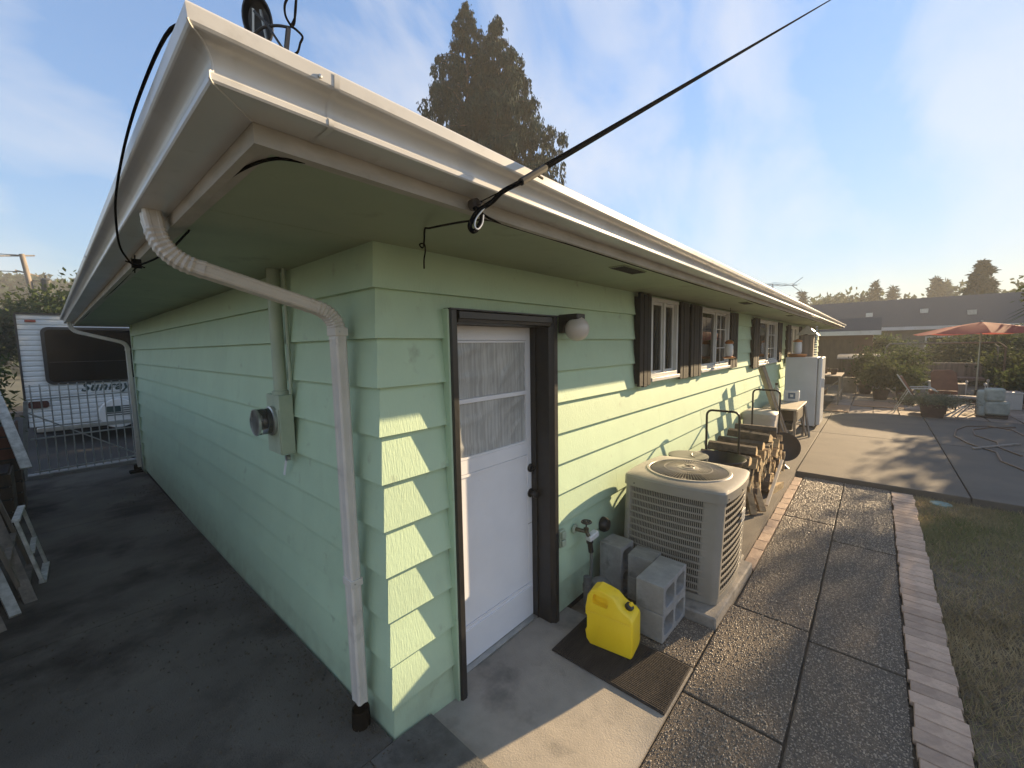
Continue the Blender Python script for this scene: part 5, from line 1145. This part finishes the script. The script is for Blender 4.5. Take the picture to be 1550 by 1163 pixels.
for i in range(2200):
    a = random.uniform(math.pi, 2 * math.pi); r = random.uniform(0, 1); x = 124 * r * math.cos(a) ; y = 110 + 48 * r * math.sin(a); pts.append((x, y, -.5 + 11 * (math.cos(r * math.pi) * .5 + .5)))
wood('wooded_hillside', pts, (2.5, 5.2), .75, 'dark conifer wood covering the far hill behind the trailer', 45)

# ------------------------------------------------------------------ right background
GT = 'trees on the skyline behind the neighbouring houses'
sky_t = [(66, 6, 8.8, 'c'), (70, 1.5, 8.4, 'r'), (64, -1.2, 9.0, 'c'), (72, -4.5, 8.2, 'r'), (68, -6.5, 9.4, 'c'), (74, -9.5, 8.8, 'r'), (60, -17, 8.6, 'c'), (70, 12, 8.4, 'r'), (72, 18, 9.0, 'c'), (78, -12, 9.8, 'c'), (80, 4, 9.2, 'r'), (69, -2.8, 8.7, 'c'), (66, 3.6, 8.0, 'r'), (75, -7.8, 9.5, 'c'), (62, -13, 8.2, 'r'), (71, 8.5, 8.6, 'c')]
sky_t.sort(key=lambda q: -math.atan2(q[1] + 1.6, q[0] + .95)); ordn = ['first', 'second', 'third', 'fourth', 'fifth', 'sixth', 'seventh', 'eighth', 'ninth']; seen = {'c': 0, 'r': 0}
for i, (x, y, h, k) in enumerate(sky_t):
    seen[k] += 1; on = ordn[seen[k] - 1]
    lb = 'hazy skyline tree of uneven outline above the neighbouring roofs'
    if k == 'c': conifer('skyline_conifer', (x, y, -.4), h, h * .22, 'hazy small skyline conifer above the neighbouring roofs, %s conifer from the left' % on, n=2500, size=.5, group=GT, droop=.3)
    else: roundtree('skyline_tree', (x, y, -.4), h, 3.4, 'hazy broad tree crown above the neighbouring roofs, %s broad crown from the left' % on, n=3000, size=.6, group=GT)
conifer('tall_conifer', (46, -7.3, -.4), 8.0, 2.3, 'broad hazy conifer standing tallest on the right skyline', n=22000, size=.32, cat='conifer tree', droop=.4, col=.05)
def gable(name, x0, x1, y0, y1, ze, zr, wm, rm, label, over=.5, ridge='y', cat='house', wins=()):
    t = thing(name, ((x0 + x1) / 2, (y0 + y1) / 2, -.1), label, cat)
    ob('wall', MB().box(x0, x1, y0, y1, -.3, ze), wm, t)
    if ridge == 'y':
        xm = (x0 + x1) / 2; ob('roof', MB().prism([(x0 - over, ze - .05), (x0 - over, ze + .08), (xm, zr + .1), (x1 + over, ze + .08), (x1 + over, ze - .05), (xm, zr - .05)], 1, y0 - over, y1 + over), rm, t, smooth=False)
        ob('fascia', MB().box(x0 - over - .03, x0 - over - .001, y0 - over, y1 + over, ze - .08, ze + .10), M_GUT, t)
    for (a, c, z0, z1) in wins:
        f = ob('window', MB().box(x0 - .03, x0 - .001, a, c, z0, z1), M_WFR, t); ob('pane', MB().box(x0 - .04, x0 - .0305, a + .06, c - .06, z0 + .06, z1 - .06), M_RVG, f)
    return t
gable('neighbour_house', 31, 41, -7.6, 3.2, 2.45, 4.35, M_BWALL, M_ROOF, 'low neighbouring house with a wide dark roof behind the patio', wins=((-2.4, -1.2, 1.0, 2.0), (-4.6, -3.6, 1.0, 2.0), (.2, 1.4, 1.0, 2.0)))
gable('neighbour_house', 34, 46, -26, -9.3, 2.5, 4.3, M_BWALL, M_ROOF, 'second low house with a dark roof at the right edge', wins=((-14, -12, 1.0, 2.0),))
sh = gable('garden_shed', 22.2, 25.2, -1.5, 3.5, 2.15, 2.75, M_BROWN, M_ROOF, 'brown garden shed with a low roof just past the house end', over=.25, cat='shed')
ob('shed_door', MB().box(22.16, 22.199, -.9, .3, -.1, 1.9), M_DWOOD, sh)
for y in np.arange(-1.4, 3.4, .25): ob('cladding_board', MB().box(22.17, 22.199, y, y + .22, 1.91, 2.1), M_BROWN, sh)
for (x, y, l) in ((32.6, -1.2, 'small pale roof vent, left of three on the neighbouring roof'), (32.9, -3.6, 'small pale roof vent, middle of three on the neighbouring roof'), (32.2, -5.4, 'small pale roof vent, right of three on the neighbouring roof')): ob('roof_vent', MB().box(x, x + .3, y - .16, y + .16, 2.75 + (x - 31) * .32, 3.0 + (x - 31) * .32), M_ALU, label=l, cat='roof vent')
# back fence
fe = thing('back_fence', (27, -6, -.1), 'long weathered board fence behind the patio plants', 'fence')
for i in range(60):
    y = -14 + i * .2; ob('fence_board', MB().box(26.9, 26.92, y + .008, y + .19, -.1, 1.5 + random.uniform(-.02, .02)), M_GREYP, fe)
ob('fence_rail', MB().box(26.921, 26.97, -14, -2, .3, .38).box(26.921, 26.97, -14, -2, 1.2, 1.28), M_GREYP, fe)
# umbrella
um = thing('patio_umbrella', (18.4, -3.9, -.04), 'large faded red patio umbrella on a pole beyond the chairs', 'umbrella')
cx, cy, zc = 18.0, -4.0, 2.34; b = MB(); n = 8
ringp = []
for rr2, dz in ((.05, .0), (.75, -.13), (1.5, -.34)):
    for i in range(n * 3):
        a = 2 * math.pi * i / (n * 3); s_ = 1 if i % 3 == 0 else .955; ringp.append((cx + rr2 * s_ * math.cos(a), cy + rr2 * s_ * math.sin(a), zc + dz + (0 if i % 3 == 0 else -.02 * rr2)))
b.v = ringp; k = n * 3
for j in range(2):
    for i in range(k): b.f.append((j * k + i, j * k + (i + 1) % k, (j + 1) * k + (i + 1) % k, (j + 1) * k + i))
M_REDT = leafmat('red_canvas_sheer', (.50, .12, .09), (.42, .09, .07), trans=.4)
ob('canopy', b, M_REDT, um, ang=12, fix=False)
ob('pole', MB().tube([(cx, cy, -.04), (cx, cy, zc + .06)], .024, 10), M_ALU, um)
for i in range(n): a = 2 * math.pi * i / n; ob('rib', MB().bar((cx, cy, zc - .25), (cx + 1.1 * math.cos(a), cy + 1.1 * math.sin(a), zc - .25), .012), M_ALU, um)
ob('base', MB().lathe([(.28, 0), (.27, .06), (.05, .09), (.03, .3)], (cx, cy, -.04), 20), M_BLACK, um)
# canopy frame (swing)
sf = thing('garden_swing_frame', (19.5, -3.2, -.04), 'thin bent tube frame standing behind the red umbrella', 'swing frame')
for x in (19.5, 20.6): ob('frame_tube', MB().tube([(x, -1.9, -.04), (x, -1.9, 1.55), (x, -2.0, 1.7), (x, -4.6, 1.7), (x, -4.75, 1.55), (x, -4.75, -.04)], .025, 8), M_GREYP, sf)
ob('swing_seat', MB().box(19.7, 20.4, -4.4, -2.2, .42, .52).box(20.35, 20.45, -4.4, -2.2, .5, 1.0), M_GREYP, sf, bev=.02)
# lounge chair
lc = thing('reclining_chair', (13.8, -2.3, -.04), 'reclining garden chair with a tall orange-brown back at the patio edge', 'chair')
M_FRM = mat('pale_tube', (.5, .48, .44), rough=.4)
ob('back_cushion', MB().bar((13.9, -2.14, .88), (14.0, -2.42, .38), .42, .06, up=(1, 0, 0)) if False else MB().prism([(-2.12, .90), (-2.17, .91), (-2.46, .36), (-2.41, .33)], 0, 13.6, 14.1), M_RUST, lc, bev=.015)
ob('seat_cushion', MB().prism([(-2.46, .36), (-2.95, .40), (-2.95, .45), (-2.44, .42)], 0, 13.6, 14.1), M_RUST, lc, bev=.015)
for x in (13.57, 14.13):
    ob('side_frame', MB().tube([(x, -2.08, .93), (x, -2.42, .34), (x, -2.98, .38), (x, -3.0, .36)], .014, 8).tube([(x, -2.34, .60), (x, -2.7, .62), (x, -2.82, .55)], .014, 8), M_FRM, lc)
    ob('leg', MB().tube([(x, -2.30, .55), (x, -2.05, -.04)], .013, 8).tube([(x, -2.38, .36), (x, -2.75, -.04)], .013, 8).tube([(x, -2.9, .38), (x, -2.62, -.04)], .013, 8), M_FRM, lc)
# planter with pale foliage
pt = thing('planter', (13.3, -2.75, -.04), 'dark square planter spilling silvery foliage beside the reclining chair', 'planter')
ob('pot', MB().add([(13.1, -2.9, -.04), (13.5, -2.9, -.04), (13.5, -2.55, -.04), (13.1, -2.55, -.04), (13.05, -2.97, .27), (13.55, -2.97, .27), (13.55, -2.5, .27), (13.05, -2.5, .27)], [(0, 3, 2, 1), (4, 5, 6, 7), (0, 1, 5, 4), (1, 2, 6, 5), (2, 3, 7, 6), (3, 0, 4, 7)]), M_POT, pt)
P_ = rng.normal(size=(3500, 3)) * np.array([.17, .26, .07]) + np.array([13.3, -2.72, .36]); link('foliage', leaves(P_, .05, G_PALE, 'foliage', .4), pt, loc=(0, 0, 0))
# orange square chair, table, armchair
oc = thing('orange_chair', (15.2, -3.15, -.04), 'square backed rust orange garden chair beside the low table', 'chair')
ob('back', MB().prism([(-3.28, .50), (-2.78, .50), (-2.74, .95), (-2.80, 1.04), (-3.12, 1.05), (-3.22, .97)], 0, 14.6, 14.68), M_RUST, oc, bev=.02)
ob('seat', MB().box(14.69, 15.2, -3.28, -2.76, .38, .48), M_RUST, oc, bev=.02)
for x, y in ((14.64, -3.25), (14.64, -2.8), (15.15, -3.25), (15.15, -2.8)): ob('leg', MB().bar((x, y, -.04), (x, y, .38), .03), M_DWOOD, oc)
lt_ = thing('low_table', (14.4, -3.3, -.04), 'low dark table with a pale top in front of the armchair', 'table')
ob('top', MB().box(13.9, 14.55, -3.65, -2.95, .37, .40), M_PAVER, lt_, bev=.005)
ob('apron', MB().box(13.94, 14.51, -3.61, -2.99, .28, .3695), M_DWOOD, lt_)
for x, y in ((13.96, -3.59), (13.96, -3.01), (14.49, -3.59), (14.49, -3.01)): ob('leg', MB().bar((x, y, -.04), (x, y, .28), .035), M_DWOOD, lt_)
st = thing('folding_stool', (13.7, -3.1, -.04), 'folded cross-legged stool lying near the low table', 'stool')
for d in (0, .12, .24): ob('leg', MB().bar((13.35 + d, -2.95 - d, -.03), (13.75 + d, -3.3 - d * .5, .22), .02), M_FRM, st)
armc = thing('armchair', (13.9, -3.75, -.04), 'grey-green padded armchair seen from behind at the patio edge', 'armchair')
def cushion(x0, x1, y0, y1, z0, z1, name='cushion'): return ob(name, MB().box(x0, x1, y0, y1, z0, z1), M_GCUSH, armc, bev=.05)
cushion(13.70, 13.92, -3.66, -3.50, .0, .62, 'side_cushion'); cushion(13.66, 13.86, -3.93, -3.60, .36, .68, 'head_cushion'); cushion(13.67, 13.88, -4.02, -3.62, .04, .37, 'back_cushion'); cushion(13.9, 14.4, -4.02, -3.60, .15, .34, 'seat_cushion')
ob('chair_frame', MB().box(13.72, 14.4, -4.0, -3.6, -.036, .06), M_DWOOD, armc)
# plywood sheets on the pavers
for (x0, x1, y0, y1, l) in ((12.9, 14.3, -1.16, -.66, 'orange plywood sheet lying flat beside the freezer'), (14.4, 15.7, -2.3, -1.2, 'second pale plywood sheet lying flat on the pavers')):
    ob('plywood_sheet', MB().box(x0, x1, y0, y1, -.034, -.018), M_TAN, label=l, cat='plywood sheet')
# workbenches at the end wall
wb = thing('potting_bench', (14.9, -.55, -.04), 'open metal potting bench with a pale top just past the freezer', 'bench')
ob('top', MB().box(14.2, 15.9, -.90, -.15, .80, .835), M_PAVER, wb, bev=.005)
for x, y in ((14.25, -.86), (14.25, -.2), (15.85, -.86), (15.85, -.2)): ob('leg', MB().bar((x, y, -.04), (x, y, .7995), .035), M_GREYP, wb)
ob('brace', MB().bar((14.25, -.2, .1), (14.25, -.86, .7), .03).bar((14.25, -.86, .25), (15.85, -.86, .3), .03), M_GREYP, wb)
ob('shelf', MB().box(14.3, 15.8, -.82, -.24, .22, .245), M_GREYP, wb)
for i, (x, y) in enumerate(((14.5, -.5), (14.8, -.7), (15.2, -.45))):
    ob('flower_pot', MB().lathe([(.06, 0), (.09, .14), (.10, .14), (.10, .17), (.08, .17), (.07, .03)], (x, y, .8355 if i else .2455), 14), M_POT, label=['small dark flower pot on the lower shelf of the potting bench', 'small dark flower pot on the bench top nearest the path', 'small dark flower pot on the bench top nearest the wall'][i], cat='flower pot')
mbx = thing('model_house', (14.5, -.35, .84), 'small pale house shaped frame standing on the potting bench', 'ornament')
ob('frame', MB().bar((14.4, -.2, .836), (14.4, -.2, 1.02), .02).bar((14.4, -.42, .836), (14.4, -.42, 1.02), .02).bar((14.4, -.18, 1.0), (14.4, -.31, 1.15), .02).bar((14.4, -.44, 1.0), (14.4, -.31, 1.15), .02), M_FRM, mbx)
b2 = thing('shelter_table', (19, -.9, -.04), 'slatted roofed garden table standing before the brown shed', 'table')
ob('top', MB().prism([(18.4, 1.18), (18.8, 1.32), (20.2, 1.32), (20.6, 1.18)], 1, -1.75, -.55), M_GREYP, b2)
for x, y in ((18.6, -.65), (18.6, -1.65), (20.4, -.65), (20.4, -1.65)): ob('leg', MB().bar((x, y, -.04), (x, y, 1.2), .05), M_DWOOD, b2)
ob('bench_seat', MB().box(18.8, 19.2, -1.6, -.7, .35, .42), M_PAVER, b2)
for i, (x, y, w_, h, m, l, c_) in enumerate(((15.6, -2.35, .35, .28, M_POT, 'small brown tub beside the pale plywood sheet', 'tub'), (16.0, -4.3, .5, .42, M_FRM, 'pale crate between orange chair and bushes', 'crate'), (17.3, -3.4, .6, .5, M_GREYP, 'grey box seat under the red umbrella', 'box'), (16.4, -3.0, .3, .62, M_FRM, 'tall pale bin behind the orange chair', 'bin'), (18.6, -.9, .5, .5, M_PAVER, 'pale block seat by the slatted garden table', 'seat'), (13.0, -4.6, .45, .18, M_PAVER, 'low pale slab at the right edge of the pavers', 'slab'))):
    ob('garden_box' if c_ not in ('tub', 'bin') else 'garden_' + c_, MB().box(x - w_ / 2, x + w_ / 2, y - w_ / 2, y + w_ / 2, -.04, h - .04).box(x - w_ / 2 - .015, x + w_ / 2 + .015, y - w_ / 2 - .015, y + w_ / 2 + .015, h - .0395, h), m, label=l, cat=c_, bev=.01)
for i in range(3):
    x, y = 15.9 + i * .8, -3.9 + .3 * math.sin(i * 2.1); ob('solar_lamp', MB().tube([(x, y, -.04), (x, y, .55)], .012, 6).lathe([(.02, .55), (.035, .58), (.03, .62), (.001, .64)], (x, y, 0), 10), M_FRM, label='thin pale garden stake lamp among the far patio furniture', cat='garden lamp', group='pale stake lamps on the far patio')
# hoses
ob('garden_hose', MB().tube([(x, y, -.028) for x, y in ((7.9, -3.35), (8.6, -3.15), (9.3, -3.2), (9.9, -2.95), (10.6, -2.85), (11.4, -2.95), (12.0, -3.15), (12.3, -3.5), (12.0, -3.8), (11.2, -3.85))], .013, 7), mat('brown_hose', (.16, .10, .06), rough=.5), label='brown garden hose snaking across the patio, left of two', cat='garden hose')
ob('garden_hose', MB().tube([(x, y, -.026) for x, y in ((9.2, -3.45), (9.8, -3.3), (10.3, -3.35), (10.9, -3.15), (11.6, -3.2), (12.1, -3.5), (12.4, -3.9))], .012, 7), bpy.data.materials['brown_hose'], label='brown garden hose looped on the patio, right of two', cat='garden hose')
ob('stray_batten', MB().bar((9.4, -2.95, -.02), (10.3, -3.6, -.02), .05, .02), M_GREYP, label='grey batten lying across the loose hoses', cat='batten')
ob('sprinkler_lid', MB().lathe([(.10, -.02), (.10, .01), (.08, .018), (.001, .02)], (6.0, -2.30, -.125), 20), mat('pale_green_lid', (.22, .32, .28), rough=.5), label='pale green round valve lid in the soil at the patio corner', cat='valve lid')
# potted plants along the far patio
GP = 'potted plants along the far side of the patio'
for i, (x, y, h, r, l) in enumerate(((16.6, -1.8, .95, .42, 'leafy potted plant nearest the shed table'), (16.9, -2.35, .7, .45, 'tub of spreading leaves left of the reclining chair'), (18.3, -1.4, 1.25, .4, 'tall bushy potted shrub behind the plywood'), (19.0, -2.4, 1.35, .6, 'wide bushy plant before the pale house wall'),
                                      (20.5, -5.0, 1.2, .8, 'rounded flowering bush under the red umbrella'), (17.6, -4.9, .75, .6, 'low flowering bush behind the orange chair'), (16.2, -5.3, .9, .7, 'leafy bush behind the grey-green armchair'))):
    t = thing('potted_plant', (x, y, -.04), l, 'potted plant', GP)
    ob('pot', MB().lathe([(.15, 0), (.21, .28), (.23, .28), (.23, .32), (.19, .32), (.17, .26), (.001, .25)], (x, y, -.04), 18), M_POT, t)
    P_ = rng.normal(size=(2600, 3)) * np.array([r * .45, r * .45, h * .22]) + np.array([x, y, .28 + h * .5]); P_ = P_[P_[:, 2] > .22]
    link('foliage', leaves(P_, .10, G_BUSH if i % 2 else G_HEDGE, 'foliage', .45), t, loc=(0, 0, 0))
    ob('stem', MB().tube([(x, y, .2), (x + .03, y, .28 + h * .5)], .02, 6), M_BARK, t)
P_ = np.stack([rng.uniform(17, 21, 260), rng.uniform(-5.6, -2.6, 260), rng.uniform(.4, 1.3, 260)], 1)
# hedge masses on the right
bush('hedge', (18.5, -6.9, 1.1), (2.6, 1.5, 1.35), 16000, .15, G_HEDGE, 'big sunlit leafy hedge at the right edge behind the armchair', 'hedge')
bush('hedge', (24.5, -6.0, 1.0), (1.2, 3.0, 1.2), 12000, .17, G_HEDGE, 'long hazy hedge in front of the back fence', 'hedge')
bush('garden_shrub', (23.5, -1.9, .9), (.9, .9, 1.1), 6000, .13, G_BUSH, 'yellow-green shrub beside the brown shed')
bush('garden_shrub', (12.6, -5.6, .75), (1.2, .75, 1.0), 8000, .10, G_HEDGE, 'loose leafy shrub on the right beside the armchair')
# yucca-like palm near the right edge: its leaves enter the picture and its shadow falls on the walk
pm_ = thing('palm_tree', (9.3, -4.35, -.1), 'spiky palm whose long blades reach in at the right edge', 'palm tree')
ob('trunk', MB().tube([(9.3, -4.35, -.15), (9.35, -4.3, 1.2), (9.3, -4.28, 2.55)], .14, 12, rs=[.19, .15, .13]), M_BARK, pm_)
for i in range(70):
    a = random.uniform(0, 2 * math.pi); el = random.uniform(-.5, 1.3); L_ = random.uniform(1.0, 1.5); d = Vector((math.cos(a) * math.cos(el), math.sin(a) * math.cos(el), math.sin(el)))
    b = MB(); P0 = Vector((9.3, -4.28, 2.6)); side = d.cross(Vector((0, 0, 1))).normalized(); w2 = .028
    p = [P0 + d * L_ * t - Vector((0, 0, .35 * L_ * t * t)) for t in (0.05, .35, .7, 1)]
    b.add([p[0] - side * w2 * .6, p[0] + side * w2 * .6, p[1] + side * w2, p[1] - side * w2, p[2] + side * w2 * .8, p[2] - side * w2 * .8, p[3]] + [p[1] - Vector((0, 0, .012)), p[2] - Vector((0, 0, .010))], [(0, 1, 2, 7), (0, 7, 3), (3, 7, 8, 5), (7, 2, 4, 8), (5, 8, 6), (8, 4, 6)])
    ob('palm_blade', b, G_PALM, pm_, smooth=False, fix=False)
# a broad garden tree just outside the frame shades the walk and lawn
roundtree('garden_tree', (15.2, -6.2, -.1), 5.2, 1.15, 'small leafy tree past the right edge shading the pebbled walk', G_HEDGE, 9000, .15)
roundtree('garden_tree', (20.0, -7.2, -.1), 6.3, 1.7, 'taller leafy tree past the right edge shading the patio', G_HEDGE, 10000, .18)

# ------------------------------------------------------------------ air
hz = bpy.data.materials.new('haze_air'); hz.use_nodes = True; t = hz.node_tree; t.nodes.remove(t.nodes['Principled BSDF'])
pv_ = t.nodes.new('ShaderNodeVolumePrincipled'); pv_.inputs['Color'].default_value = (.93, .92, .86, 1); pv_.inputs['Density'].default_value = .0028; pv_.inputs['Anisotropy'].default_value = .1
t.links.new(pv_.outputs[0], t.nodes['Material Output'].inputs['Volume'])
hb = ob('haze', MB().box(-905, 905, -905, 905, -1.7, 18.5), hz, kind='stuff', smooth=False)
